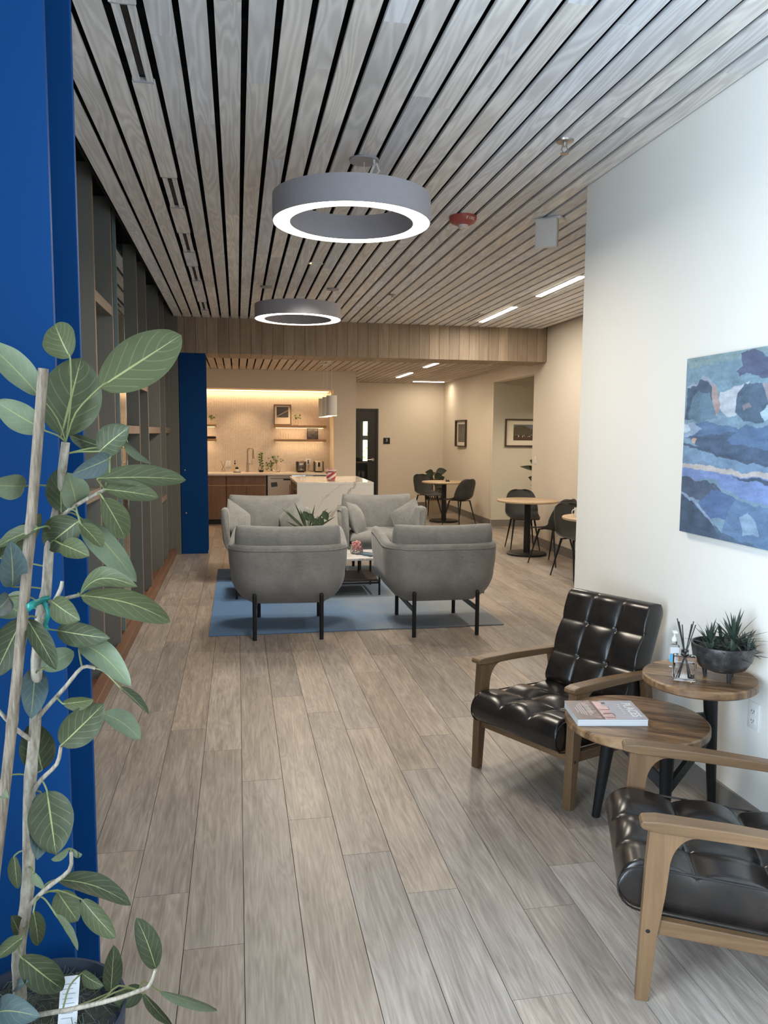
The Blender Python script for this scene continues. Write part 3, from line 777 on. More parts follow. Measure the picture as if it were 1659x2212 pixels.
b = B(); b.cone((.02, 0, .15), (.085, 0, .15), .013, .010, 12); b.tube([(.08, 0, .15), (.082, 0, .20)], .006, 8); ob('lever', b, MT['chrome'], t, True)
t = thing('reed_diffuser', 'small clear reed diffuser with crossed sticks on kitchen counter', 'diffuser', (-.25, 14.3, .9005), 0)
b = B(); b.rbox((-.028, -.028, 0), (.028, .028, .07), .006); ob('bottle', b, MT['glass'], t, True)
for s, o_ in ((1, 0), (-1, .004), (1, .012)):
    b = B(); b.tube([(-s*.035, o_, .01), (s*.045, o_, .20)], .0028, 6); ob('reed', b, MT['black'], t)
t = thing('soap_bottle', 'clear soap bottle with black pump left of the faucet', 'bottle', (-.045, 14.3, .9005))
b = B(); b.lathe([(0, 0), (.037, 0), (.037, .12), (.014, .135), (.014, .14), (0, .14)], n=20); ob('bottle', b, glass('amber_clear', (.95, .85, .7)), t, True)
b = B(); b.cone((0, 0, .14), (0, 0, .165), .014, .012, 12); b.cone((0, 0, .165), (0, 0, .21), .005, .005, 8); b.cone((0, 0, .195), (0, 0, .21), .012, .010, 10); ob('pump', b, MT['black'], t, True)
t = thing('soap_tray', 'small dark tray holding a black lidded jar by sink', 'tray', (-.01, 14.18, .9005))
b = B(); b.rbox((-.07, -.035, 0), (.07, .035, .012), .004); ob('tray', b, MT['charcoal'], t, True)
b = B(); b.lathe([(0, .012), (.028, .012), (.03, .06), (0, .06)], n=20); j = ob('jar', b, MT['white'], t, True)
b = B(); b.lathe([(.028, .06), (.03, .085), (.015, .1), (0, .1)], n=20); ob('lid', b, MT['black'], j, True)
t = thing('propagation_vase', 'narrow glass vase with single green cutting on counter', 'vase', (.42, 14.3, .9005))
b = B(); b.lathe([(0, 0), (.038, 0), (.05, .04), (.03, .11), (.02, .16), (.018, .16), (.027, .11), (.045, .04), (0, .008)], n=20); ob('glass_vase', b, MT['glass'], t, True)
b = B(); b.lathe([(0, .003), (.036, .004), (.04, .03), (0, .03)], n=16); ob('pebbles', b, MT['soil'], t, True)
b = B(); b.tube([(0, 0, .03), (-.01, 0, .2), (.01, 0, .30), (.03, 0, .34)], .003, 6); ob('stem', b, MT['leafsmall'], t)
b = B(); q = random.Random(4)
for i in range(16):
    z = .10+.016*i; a = i*2.2; leafblob(b, (0, 0, z), (.055*math.cos(a), -.03*abs(math.sin(a)), z+.015), .036, .1, 5, (0, -1, .2))
ob('foliage', b, MT['leafsmall'], t, True, clean=False)
def toaster(x, label, mat, slot):
    t = thing('toaster', label, 'toaster', (x, 14.25, .9005), 0, 'counter appliances')
    b = B(); b.rbox((-.074, -.10, .012), (.074, .10, .205), .03, seg=4); ob('body', b, mat, t, True)
    for s in (-1, 1):
        b = B(); b.rbox((s*.074-(.012 if s < 0 else 0), -.09, .01), (s*.074+(.012 if s > 0 else 0), .09, .195), .006); ob('side_panel', b, MT['charcoal'], t, True)
    b = B(); b.box((-.06, -.09, 0), (.06, .09, .012)); ob('foot', b, MT['black'], t)
    b = B(); b.box((-.02 if slot else -.035, -.104, .10 if slot else .14), (.02 if slot else .035, -.1, .18 if slot else .16)); ob('display', b, MT['black'] if slot else MT['white'], t)
    b = B(); b.lathe([(.016, 0), (.014, .012), (0, .012)], n=16, M=TR((0, -.1, .055), PI/2)); ob('knob', b, MT['chrome'], t, True)
toaster(1.138, 'dark steel kettle shaped toaster nearest the pothos globe', plain('dark_steel', (.16, .13, .11), .25, .8), False)
toaster(1.46, 'bright steel toaster with black display at right of counter', MT['silver'], True)
def outlet(name, label, M, w_=.072, h_=.115, cat='outlet', sw=False):
    t = thing(name, label, cat); t.matrix_world = M
    b = B(); b.rbox((-w_/2, -.006, -h_/2), (w_/2, 0, h_/2), .003); ob('plate', b, MT['white'], t, True)
    if sw:
        b = B(); b.box((-.016, -.009, -.033), (.016, -.006, .033)); ob('rocker', b, MT['white'], t)
    else:
        for s in (-1, 1):
            b = B(); b.rbox((-.017, -.008, s*.02-.014), (.017, -.006, s*.02+.014), .001); r_ = ob('receptacle', b, MT['white'], t)
            b = B()
            for k in (-1, 1): b.box((k*.007-.0015, -.0085, s*.02-.004), (k*.007+.0015, -.008, s*.02+.005))
            b.box((-.002, -.0085, s*.02-.011), (.002, -.008, s*.02-.007)); ob('slots', b, MT['charcoal'], r_)
    return t
outlet('wall_outlet', 'kitchen outlet with black plugs between the two toasters', TR((1.29, 14.468, 1.08)), .1)
outlet('wall_outlet', 'plain kitchen outlet behind crossed diffuser sticks', TR((-.17, 14.468, 1.04)), .1)
t = thing('power_cord', 'black appliance cord plugged in between the toasters', 'cord', (1.29, 14.45, .9))
b = B(); b.tube([(0, 0, .20), (0, -.02, .195), (.01, -.04, .12), (-.01, -.05, .03), (.05, -.06, .008), (.10, -.05, .008)], .004, 6); ob('cable', b, MT['black'], t, True)
b = B(); b.rbox((-.012, -.03, .19), (.012, .008, .215), .004); b.rbox((-.012, -.03, .15), (.012, .008, .175), .004); ob('plug', b, MT['black'], t, True)

# island
t = thing('kitchen_island', 'white veined stone waterfall island with walnut doors on its side', 'kitchen island', (1.385, 11.9, 0))
b = B(); b.rbox((-.555, -.8, .872), (.555, .8, .912), .004); ob('countertop', b, MT['quartz'], t)
b = B(); b.rbox((-.555, -.8, 0), (.555, -.76, .872), .003); ob('waterfall_panel', b, MT['quartz'], t)
b = B(); b.box((-.52, -.76, .09), (.52, .78, .872)); ob('body', b, MT['cab'], t)
for i in range(3):
    b = B(); b.rbox((-.54, -.75+i*.51, .10), (-.52, -.75+i*.51+.5, .86), .002); d = ob('door', b, MT['cab'], t)
    b = B(); b.tube([(-.54, -.32+i*.51, .60), (-.56, -.32+i*.51, .60), (-.56, -.32+i*.51, .78), (-.54, -.32+i*.51, .78)], .006, 8); ob('handle', b, MT['chrome'], d)
t = thing('candy_bucket', 'clear bucket of sweets with red and white label on island', 'bucket', (1.345, 11.35, .9125))
b = B(); b.lathe([(0, 0), (.062, 0), (.078, .165), (.074, .165), (.058, .006), (0, .006)], n=28); ob('bucket', b, glass('pinkish_clear', (1, .9, .88)), t, True)
b = B(); q = random.Random(9)
b.lathe([(0, .008), (.056, .008), (.070, .135), (0, .15)], n=20)
for i in range(40):
    a = q.uniform(0, 2*PI); r_ = .06*math.sqrt(q.random()); b.rbox((-.016, -.008, -.006), (.016, .008, .006), .004, TR((r_*math.cos(a), r_*math.sin(a), .15+q.uniform(0, .035)), q.uniform(0, 3), q.uniform(0, 3), q.uniform(0, 3)), 1)
ob('sweets', b, MT['pink'], t, True); t.children[-1]['kind'] = 'stuff'
def labelmat():
    m, tt, bs = nt('red_white_label'); v = coords(tt, (1, 1, 1), rot=(0, .6, 0)); s = N(tt, 'ShaderNodeSeparateXYZ'); lk(tt, v, s.inputs[0])
    f = mth(tt, 'GREATER_THAN', mth(tt, 'SINE', mth(tt, 'MULTIPLY', s.outputs[2], 95.)), -.1)
    lk(tt, mix(tt, f, (.75, .66, .62), (.42, .035, .05)), bs.inputs['Base Color']); bs.inputs['Roughness'].default_value = .4; return m
vs = B()
vs.grid(lambda u, v: ((.0665+.0125*v)*math.sin((u-.5)*2.6), -(.0665+.0125*v)*math.cos((u-.5)*2.6), .03+.10*v), 20, 2)
ob('label', vs, labelmat(), t, True, label='red and white striped label')
ob('rim', ringmesh([(.073, .155), (.073, .17), (.081, .17), (.081, .155)], 28), MT['white'], t, True)
b = B(); b.lathe([(0, 0), (.022, 0), (.024, .09), (.022, .09), (.020, .005), (0, .005)], n=18); o = ob('glass_jar', b, MT['glass'], None, True); o.location = (.90, 11.2, .9125); tag(o, 'small clear glass at the left front corner of island', 'glass')
pl = ('nearest white cylinder pendant above the island', 'middle white cylinder pendant above the island', 'farthest white cylinder pendant above the island')
for y, lb in zip((11.3, 11.85, 12.4), pl):
    t = thing('cylinder_pendant', lb, 'pendant light', (1.35, y, 1.865), 0, 'island pendants')
    ob('lamp_shade', ringmesh([(.074, 0), (.074, .285), (.002, .285), (.002, .29), (.077, .29), (.077, 0)], 32), plain('pendant_white', (.76, .71, .63), .6), t, True)
    b = B(); b.lathe([(0, .0015), (.0735, .0015)], n=32); ob('diffuser', b, MT['glow'], t)
    b = B(); b.cone((0, 0, .29), (0, 0, .83), .003, .003, 6); ob('cord', b, MT['white'], t)
    b = B(); b.lathe([(0, .822), (.06, .822), (.06, .834), (0, .834)], n=24); ob('ceiling_canopy', b, MT['white'], t, True)

# far door, sign
b = B()
b.box((2.20, 16.57, 0), (2.24, 16.7, 2.14)); b.box((2.95, 16.57, 0), (2.99, 16.7, 2.14)); b.box((2.24, 16.57, 2.10), (2.95, 16.7, 2.14))
d = struct('door_1', b, MT['charcoal'])
MT['doorblk'] = plain('dark_bronze_door', (.022, .019, .017), .45)
b = B(); b.box((2.24, 16.60, .01), (2.38, 16.645, 2.10)); b.box((2.765, 16.60, .01), (2.95, 16.645, 2.10)); b.box((2.38, 16.60, .01), (2.765, 16.645, .35)); b.box((2.38, 16.60, 1.87), (2.765, 16.645, 2.10))
ob('door_leaf', b, MT['doorblk'], d)
b = B(); b.box((2.38, 16.618, .35), (2.765, 16.626, 1.87)); ob('glass_pane', b, MT['glass'], d)
b = B(); b.cone((2.87, 16.60, 1.05), (2.87, 16.57, 1.05), .033, .033, 20); b.cone((2.87, 16.57, 1.05), (2.87, 16.54, 1.05), .012, .012, 10); b.tube([(2.87, 16.545, 1.05), (2.80, 16.54, 1.05), (2.75, 16.545, 1.045)], .010, 8); ob('door_handle', b, MT['chrome'], d, True)
# the room beyond the glass door: dark walls and two bright garden windows
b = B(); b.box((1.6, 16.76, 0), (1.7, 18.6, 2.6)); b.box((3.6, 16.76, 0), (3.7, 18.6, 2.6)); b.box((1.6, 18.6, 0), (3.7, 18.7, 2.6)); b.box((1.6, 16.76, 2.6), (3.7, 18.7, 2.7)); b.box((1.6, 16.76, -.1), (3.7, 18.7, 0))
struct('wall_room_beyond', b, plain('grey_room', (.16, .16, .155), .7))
def garden():
    m, t, bs = nt('bright_garden_window'); v = coords(t); f = nz(t, v, 14, 5, .7)
    c = ramp(t, f, [(.35, (.10, .16, .05)), (.48, (.75, .85, .45)), (.6, (1, 1, .92))]); lk(t, c, bs.inputs['Emission Color']); bs.inputs['Emission Strength'].default_value = 1.6
    return m
g = garden()
b = B()
for x0, x1 in ((2.33, 2.62), (2.98, 3.25)):
    for z0, z1 in ((.95, 1.45), (1.56, 2.2)): b.box((x0, 18.585, z0), (x1, 18.60, z1))
struct('window_3', b, g)
t = thing('door_number_sign', 'black square room sign with white number beside far door', 'sign', (3.177, 16.598, 1.455))
b = B(); b.rbox((-.072, -.012, -.066), (.072, 0, .066), .003); ob('plate', b, MT['black'], t)
text('numeral', '3', .085, TR((0, -.0125, .012), PI/2), MT['white'], t)

# pictures of the far rooms
def redwood(u, v):
    k = nzf(u*7+.4*math.sin(v*3), v*1.3, 2)*.5+.5; k2 = nzf(u*14, v*8, 5)*.5+.5
    c = .02+.28*max(0, k-.15)**1.6
    if v < .25: c = .02+.16*k2
    return (c*1.05, c*.95, c*.85)
framed('framed_photo', 'narrow framed forest photo on far right wall by the corner', .68, .53, .022, (.09, .09, .07, .06), redwood, (XR(15.02)-.004, 15.02, 1.363), 0, PI/2*-1+.02, 'cabdark', .05)
def oaks(u, v):
    k = nzf(u*9, v*9, 1)*.5+.5; k2 = nzf(u*22, v*22, 6)*.5+.5
    top = .72+.22*math.sin(PI*min(1, u*1.5+.15)) - (.35*max(0, u-.55))
    if v < .22: return tuple(a*(.7+.5*k2) for a in sr(86, 70, 62))
    if v < .34: return sr(225, 215, 200) if (k2 > .62 and abs(u-.36) < .5) else sr(70, 62, 52)
    if v > top+.12*(k-.5): return tuple(a*(.9+.2*k) for a in sr(110, 118, 130))
    return tuple(a*(.55+.8*k2) for a in sr(92, 86, 72))
framed('framed_photo', 'wide framed oak tree photo on the grey hallway wall', .88, .48, .022, (.13, .13, .085, .075), oaks, (4.59+.44, 13.007, 1.405), 0, 0, 'cabdark', .03, 60, 40)
outlet('light_switch', 'white light switch on cream wall beside hallway opening', TR((XR(10.9)-.001, 10.9, 1.235), 0, 0, -PI/2+.02), .075, .12, 'switch', True)
outlet('wall_outlet', 'white outlet low on right wall behind the round side table', TR((2.0795, 2.765, .475), 0, 0, -PI/2))
outlet('wall_outlet', 'white outlet cut off by the right edge of frame', TR((2.0795, 2.59, .475), 0, 0, -PI/2))

# ------------------------------------------------------------------ lounge: rug, grey armchairs, coffee table
def rugmat():
    m, t, bs = nt('blue_grey_rug'); v = coords(t, (1, 1, 1)); g = nz(t, v, 1.3, 3, .5); v2 = coords(t, (6, 160, 6)); f = nz(t, v2, 1.5, 4, .6); h = nz(t, v, 340, 2, .6)
    s = N(t, 'ShaderNodeSeparateXYZ'); lk(t, v, s.inputs[0])
    gx = mth(t, 'ADD', mth(t, 'MULTIPLY', s.outputs[0], .20), mth(t, 'MULTIPLY', g, .55))
    base = ramp(t, gx, [(.06, (.10, .21, .40)), (.28, (.15, .225, .33)), (.50, (.26, .28, .30))])
    k = mth(t, 'ADD', mth(t, 'MULTIPLY', f, .5), mth(t, 'MULTIPLY', h, .35))
    lk(t, mix(t, 1., base, ramp(t, k, [(.3, (.72, .72, .72)), (.6, (1.2, 1.2, 1.2))]), 'MULTIPLY'), bs.inputs['Base Color'])
    bs.inputs['Roughness'].default_value = .95; bs.inputs['Sheen Weight'].default_value = .2; bs.inputs['Specular IOR Level'].default_value = .1
    bump(t, bs, mth(t, 'ADD', f, h), .4, .004); return m
b = B(); b.rbox((-1.23, -1.535, 0), (1.23, 1.535, .011), .005)
o = ob('area_rug', b, rugmat()); o.location = (.99, 7.735, .0002); tag(o, 'large faded blue grey rug under the four grey armchairs', 'rug')

def upath(a, yb, yf, r, n=10):
    P = []
    m = 8
    for i in range(m): P.append((Vector((-a, yf+(yb-r-yf)*i/m)), Vector((-1, 0))))
    for i in range(n+1):
        t = PI - PI/2*i/n; P.append((Vector((-a+r+r*math.cos(t), yb-r+r*math.sin(t))), Vector((math.cos(t), math.sin(t)))))
    for i in range(1, m): P.append((Vector((-a+r+(2*a-2*r)*i/m, yb)), Vector((0, 1))))
    for i in range(n+1):
        t = PI/2 - PI/2*i/n; P.append((Vector((a-r+r*math.cos(t), yb-r+r*math.sin(t))), Vector((math.cos(t), math.sin(t)))))
    for i in range(1, m+1): P.append((Vector((a, yb-r-(yb-r-yf)*i/m)), Vector((1, 0))))
    return P
def shell_mesh():
    b = B(); prof = [(-.262, .268)]
    for i in range(10):
        t = PI/2*i/9; prof.append((-.235+.235*math.sin(t), .248+.262*(1-math.cos(t))))
    prof += [(.012, .60), (.016, .69), (.013, .722), (.003, .738), (-.018, .746), (-.042, .742), (-.058, .728), (-.066, .70), (-.070, .62), (-.074, .5), (-.076, .36), (-.17, .30)]
    P = upath(.462, .40, -.44, .27); m = len(prof); vs = []; fs = []
    for p, nr in P:
        fy = max(0, min(1, (.22-p.y)/.6)); fy = fy*fy*(3-2*fy)
        for o, z in prof:
            k = max(0, (z-.45)/.3)
            q = p+nr*(o-.02*fy*(1 if o > -.04 else 0)*0); vs.append((q.x, q.y, z+.055*fy*k))
    for i in range(len(P)-1):
        for k in range(m):
            l = (k+1) % m; fs.append((i*m+k, (i+1)*m+k, (i+1)*m+l, i*m+l))
    # rounded arm fronts
    for end, sg in ((0, 1), (len(P)-1, -1)):
        base = end*m; c0 = len(vs)
        cx = sum(vs[base+k][0] for k in range(m))/m; cz = sum(vs[base+k][2] for k in range(m))/m
        for k in range(m):
            x, y, z = vs[base+k]; vs.append((x+(cx-x)*.10, y-.018, z+(cz-z)*.05))
        for k in range(m):
            l = (k+1) % m; f = (base+k, base+l, c0+l, c0+k); fs.append(f)
        fs.append(tuple(range(c0, c0+m)))
    return b.add(vs, fs)
def make_armchair(label, loc, rz, fz=.0115):
    t = thing('armchair', label, 'armchair', loc, rz, 'grey upholstered armchairs')
    s = ob('shell', shell_mesh(), MT['fabric'], t, True, angle=1.2)
    # top seam welt around the shell
    b = B(); pts = []
    for p, nr in upath(.462, .40, -.44, .27):
        fy = max(0, min(1, (.22-p.y)/.6)); fy = fy*fy*(3-2*fy)
        q = p+nr*.0165; pts.append((q.x, q.y, .705+.055*fy*.85))
    b.tube(pts, .0035, 6); ob('piping', b, MT['fabric'], s, True)
    b = B(); b.rbox((-.30, -.43, .252), (.30, .22, .36), .03, seg=3); b.box((-.375, -.435, .30), (.375, .2, .37)); ob('seat_base', b, MT['fabric'], t, True)
    b = B(); pillow(b, .75, .76, .15, .06, bulge=.012, M=TR((0, -.09, .43)), n=14); ob('seat_cushion', b, MT['fabric'], t, True)
    b = B(); pillow(b, .84, .47, .15, .075, bulge=.035, n=16); shape_back(b, .84, .47); b.v = [tuple(TR((0, .215, .665), PI/2-.20) @ Vector(p)) for p in b.v]; bc = ob('back_cushion', b, MT['fabric'], t, True)
    for x in (-.26, .26):
        b = B(); b.cone((x, .388, 0), (x, .388, .355), .0165, .0165, 14); b.lathe([(.0165, 0), (.012, .012), (0, .0165)], (x, .388, .355), 14); ob('leg', b, MT['black'], t, True)
        b = B(); b.cone((x, -.345, fz), (x, -.345, .27), .0165, .0165, 14); ob('leg', b, MT['black'], t, True)
        b = B(); b.box((x-.005, -.345, .195), (x+.005, .388, .235)); ob('side_rail', b, MT['black'], t)
    return t
a0 = make_armchair('grey armchair with its back to viewer, left of front pair on rug', (.405, 6.395, 0), PI-.07)
dup(a0, (1.635, 6.315, 0), PI-.012, 'grey armchair with its back to viewer, right of front pair on rug')
a1 = make_armchair('far grey armchair facing viewer in front of walnut cabinets and island', (.305, 8.84, .0115), -.02, 0)
dup(a1, (1.61, 8.84, .0115), -.05, 'far grey armchair facing viewer nearest the round cafe tables')
def cushion(loc, rx, ry, rz, label):
    b = B(); pillow(b, .37, .37, .14, .16, bulge=.02, n=10)
    # pinch the corners outward a little
    b.v = [(x*(1+.06*(abs(x)/.2)*(abs(y)/.2)), y*(1+.06*(abs(x)/.2)*(abs(y)/.2)), z) for x, y, z in b.v]
    o = ob('throw_pillow', b, MT['fabric'], None, True); o.location = loc; o.rotation_euler = (rx, ry, rz)
    tag(o, label, 'pillow', 'grey throw pillows')
cushion((.00, 8.68, .64), 1.15, .55, .75, 'throw pillow on left side of the far left armchair')
cushion((.60, 8.72, .63), 1.15, -.65, -.75, 'throw pillow on right side of far left armchair behind the table plant')
cushion((1.31, 8.64, .65), 1.2, .15, 1.15, 'throw pillow standing at left arm of the far right armchair')
cushion((1.92, 8.74, .63), 1.15, -.55, -.65, 'throw pillow slumped on the right arm of far right armchair')

t = thing('coffee_table', 'low marble topped coffee table with dark wood shelf between armchairs', 'coffee table', (.68, 7.80, .0112))
b = B(); b.rbox((-.72, -.29, .352), (.72, .29, .376), .004); ob('tabletop', b, MT['marble'], t)
b = B(); b.rbox((-.68, -.26, .135), (.68, .26, .160), .003); ob('lower_shelf', b, MT['darkwood'], t)
for x in (-.70, .70):
    for y in (-.27, .27):
        b = B(); b.cone((x, y, 0), (x, y, .352), .011, .011, 12); ob('leg', b, MT['black'], t, True)
    b = B(); b.box((x-.008, -.27, .115), (x+.008, .27, .135)); ob('side_rail', b, MT['black'], t)
for y in (-.27, .27):
    b = B(); b.box((-.70, y-.006, .115), (.70, y+.006, .133)); ob('front_rail', b, MT['black'], t)
for x in (.42, .56):
    b = B(); b.cone((x, .20, .16), (x, .20, .352), .009, .009, 10); ob('post', b, MT['black'], t, True)
ZT = .3878
t = thing('candy_jar', 'clear glass jar of pink wrapped sweets on marble table', 'jar', (1.19, 7.80, ZT))
b = B(); b.lathe([(0, 0), (.062, 0), (.066, .02), (.064, .10), (.060, .10), (.060, .015), (0, .012)], n=28); ob('glass_jar', b, MT['glass'], t, True)
b = B(); q = random.Random(3)
for i in range(70):
    a = q.uniform(0, 2*PI); r_ = .048*math.sqrt(q.random())
    M = TR((r_*math.cos(a), r_*math.sin(a), q.uniform(.055, .135)-r_*.3), q.uniform(0, 3), q.uniform(0, 3), q.uniform(0, 3))
    b.rbox((-.013, -.006, -.005), (.013, .006, .005), .003, M, 1)
o = ob('sweets', b, MT['pink'], t, True); o['kind'] = 'stuff'
b = B(); q = random.Random(6)
for i in range(14):
    a = q.uniform(0, 2*PI); b.lathe([(0, -.008), (.008, 0), (0, .008)], (.045*math.cos(a), .045*math.sin(a), .03), 10)
o = ob('mints', b, MT['white'], t, True); o['kind'] = 'stuff'
for i, (x, y, rz, c, lb) in enumerate(((1.30, 7.72, .5, (.05, .09, .16), 'lower blue brochure fanned on the marble table'), (1.315, 7.735, .75, (.10, .16, .22), 'upper blue brochure fanned on the marble table'))):
    b = B(); b.rbox((-.07, -.12, 0), (.07, .12, .005), .001); o = ob('brochure', b, plain('brochure_blue', c, .3, var=.5, scale=14)); o.location = (x, y, ZT+.0003+.0054*i); o.rotation_euler = (0, 0, rz); tag(o, lb, 'brochure', 'brochures on the coffee table')
t = thing('table_planter', 'spiky green plant in small pot on coffee table behind left armchair', 'plant', (.70, 7.86, ZT))
b = B(); b.lathe([(0, 0), (.05, 0), (.065, .24), (.058, .24), (.05, .22), (0, .22)], n=24); ob('pot', b, MT['charcoal'], t, True)
b = B(); q = random.Random(8)
for k in range(13):
    a = q.uniform(PI*.0, PI*2); L = q.uniform(.26, .40); el = q.uniform(.25, 1.25)
    tp = Vector((L*math.cos(el)*math.cos(a), L*math.cos(el)*math.sin(a)*.6, .28+L*math.sin(el)*.8)); leafblob(b, (0, 0, .22), tp, .022, -.05, 6, (0, -1, .1))
leafblob(b, (0, 0, .24), (.20, .0, .47), .02, -.02, 6, (0, -1, .1))
for k, (x, z) in enumerate(((.15, .42), (.10, .36), (-.05, .42), (.0, .40), (.05, .35))):
    b.tube([(0, 0, .22), (x*.5, 0, .32), (x, -.01, z)], .003, 6); leafblob(b, (x, -.01, z+.02), (x+.05, -.02, z-.08), .075, .1, 6, (0, -1, .1))
ob('foliage', b, plain('planter_green', (.055, .085, .035), .5, var=.5, scale=12), t, True, clean=False)

# ------------------------------------------------------------------ cafe tables and shell chairs
def make_bistro(label, loc):
    t = thing('cafe_table', label, 'table', loc, 0, 'round cafe tables')
    b = B(); b.lathe([(0, .715), (.405, .715), (.413, .722), (.413, .738), (.408, .742), (0, .742)], n=64); ob('tabletop', b, MT['ashtop'], t, True)
    b = B(); b.cone((0, 0, .025), (0, 0, .715), .045, .045, 24); ob('column', b, MT['black'], t, True)
    b = B(); b.lathe([(0, 0), (.262, 0), (.268, .006), (.268, .022), (.255, .030), (.05, .034), (0, .034)], n=56); ob('base', b, MT['black'], t, True)
    return t
t0 = make_bistro('nearest fully visible round oak topped cafe table by right wall', (3.84, 9.90, 0))
dup(t0, (3.75, 13.90, 0), 0, 'far round oak topped cafe table in the back corner')
dup(t0, (3.83, 7.72, 0), 0, 'round cafe table mostly hidden behind the white wall edge')
def shell_chair_mesh():
    prof = [(-.225, .440, .185, .0, .0), (-.19, .452, .205, .0, .01), (-.10, .455, .222, .0, .02), (0, .448, .230, .0, .035), (.09, .446, .234, .0, .06), (.155, .460, .236, .35, .085), (.195, .505, .236, .75, .10), (.218, .57, .234, .95, .10), (.235, .65, .226, 1., .085), (.25, .73, .208, 1., .06), (.26, .79, .18, 1., .045), (.264, .822, .13, 1., .035), (.265, .832, .06, 1., .03)]
    n = 14; b = B(); vs = []; fs = []
    P = [Vector(p[:2]) for p in prof]
    for i, (y, z, w_, _, c) in enumerate(prof):
        d = (P[min(i+1, len(P)-1)]-P[max(i-1, 0)]).normalized(); nr = Vector((-d.y, d.x))
        for k in range(n+1):
            u = -1+2*k/n; off = c*abs(u)**2.4
            vs.append((u*w_, y+nr.x*off, z+nr.y*off))
    m = len(prof)
    for i in range(m-1):
        for k in range(n): fs.append((i*(n+1)+k, i*(n+1)+k+1, (i+1)*(n+1)+k+1, (i+1)*(n+1)+k))
    return b.add(vs, fs)
def chairmat():
    m, t, bs = nt('dark_shell_leather'); v = coords(t); f = nz(t, v, 8, 4)
    lk(t, ramp(t, f, [(.3, (.028, .029, .028)), (.7, (.050, .050, .048))]), bs.inputs['Base Color']); bs.inputs['Roughness'].default_value = .55; return m
def make_shell_chair(label, loc, rz):
    t = thing('shell_chair', label, 'chair', loc, rz, 'dark shell cafe chairs')
    o = ob('shell', shell_chair_mesh(), chairmat(), t, True, angle=3.2)
    md = o.modifiers.new('thickness', 'SOLIDIFY'); md.thickness = .014; md.offset = 0; sd = o.modifiers.new('smooth', 'SUBSURF'); sd.levels = 1; sd.render_levels = 2
    for sx in (-1, 1):
        for (y0, y1) in ((-.10, -.215), (.12, .225)):
            b = B(); b.cone((sx*.14, y0, .442), (sx*.205, y1, 0), .014, .007, 12); ob('leg', b, MT['black'], t, True)
    b = B(); b.box((-.145, -.105, .432), (.145, -.09, .444)); b.box((-.145, .105, .432), (.145, .12, .444)); b.box((-.05, -.1, .432), (.05, .11, .444)); ob('under_frame', b, MT['black'], t)
    return t
c0 = make_shell_chair('dark shell chair facing viewer behind the nearest whole cafe table', (3.95, 10.36, 0), -.17)
def facing(dx, dy): return math.atan2(dx, -dy)
dup(c0, (3.88, 9.13, 0), facing(-.48, .88), 'dark shell chair side on in front of the nearest whole cafe table')
dup(c0, (3.79, 8.19, 0), facing(.22, -.97), 'dark shell chair cut off by white wall edge behind hidden table')
dup(c0, (3.87, 13.30, 0), facing(-.47, .88), 'dark shell chair seen from behind right of far corner table')
dup(c0, (3.60, 14.55, 0), facing(.45, -.89), 'dark shell chair left of far corner table facing viewer')
t = thing('coffee_mug', 'white mug handle peeking past the wall edge on hidden table', 'mug', (3.598, 7.80, .7425))
b = B(); b.lathe([(0, 0), (.038, 0), (.042, .095), (.038, .095), (.035, .006), (0, .006)], n=24); ob('cup', b, MT['white'], t, True)
b = B(); b.tube([(-.038, 0, .078)]+[(-.040-.030*math.sin(a), 0, .048+.030*math.cos(a)) for a in [PI*i/8 for i in range(9)]]+[(-.036, 0, .018)], .005, 8); ob('handle', b, MT['white'], t, True)
b = B(); b.rbox((-.035, -.03, 0), (.035, .03, .022), .006); b.cone((-.015, 0, .02), (-.028, 0, .05), .006, .004, 8); b.cone((.012, 0, .02), (.02, 0, .04), .006, .005, 8)
o = ob('table_decor', b, MT['black'], None, True); o.location = (3.80, 13.85, .7425); tag(o, 'tiny black ornament on the far corner cafe table', 'ornament')

def ovate(b, base, tip, wd, droop, lobed=False): leafblob(b, base, tip, wd, droop, 8, (0, -1, .3))
t = thing('potted_plant', 'dark leaved plant in pale woven basket behind far cafe table', 'plant', (3.90, 15.2, 0))
b = B(); b.lathe([(0, 0), (.13, 0), (.155, .30), (.145, .30), (.12, .02), (0, .02)], n=28); ob('pot', b, plain('pale_basket', (.42, .34, .25), .8, var=.3, scale=60), t, True)
b = B()
for k in range(26):
    a = 2*PI*k/26; b.tube([(.155*math.cos(a), .155*math.sin(a), .29), (.165*math.cos(a+.14), .165*math.sin(a+.14), .37), (.15*math.cos(a), .15*math.sin(a), .43)], .008, 5)
ob('basket_rim', b, MT['black'], t, True)
b = B(); b.tube([(0, 0, .1), (.02, 0, .5), (0, 0, .85)], .014, 8); ob('stem', b, MT['walnut'], t, True)
b = B(); q = random.Random(2)
for k in range(14):
    a = 2.4*k; z = .40+.034*k; ovate(b, (.02*math.cos(a), .02*math.sin(a), z), (.25*math.cos(a), .20*math.sin(a), z+q.uniform(-.02, .14)), .15, .15)
ob('foliage', b, MT['darkleaf'], t, True, clean=False)
t = thing('fiddle_leaf_fig', 'dark fiddle leaf fig poking out from the hallway opening', 'plant', (4.98, 12.35, 0))
b = B(); b.lathe([(0, 0), (.15, 0), (.18, .32), (.165, .32), (.14, .02), (0, .02)], n=28); ob('pot', b, MT['charcoal'], t, True)
b = B(); b.tube([(0, 0, .1), (-.03, 0, .7), (0, 0, 1.35)], .016, 8); ob('trunk', b, MT['walnut'], t, True)
b = B(); q = random.Random(12)
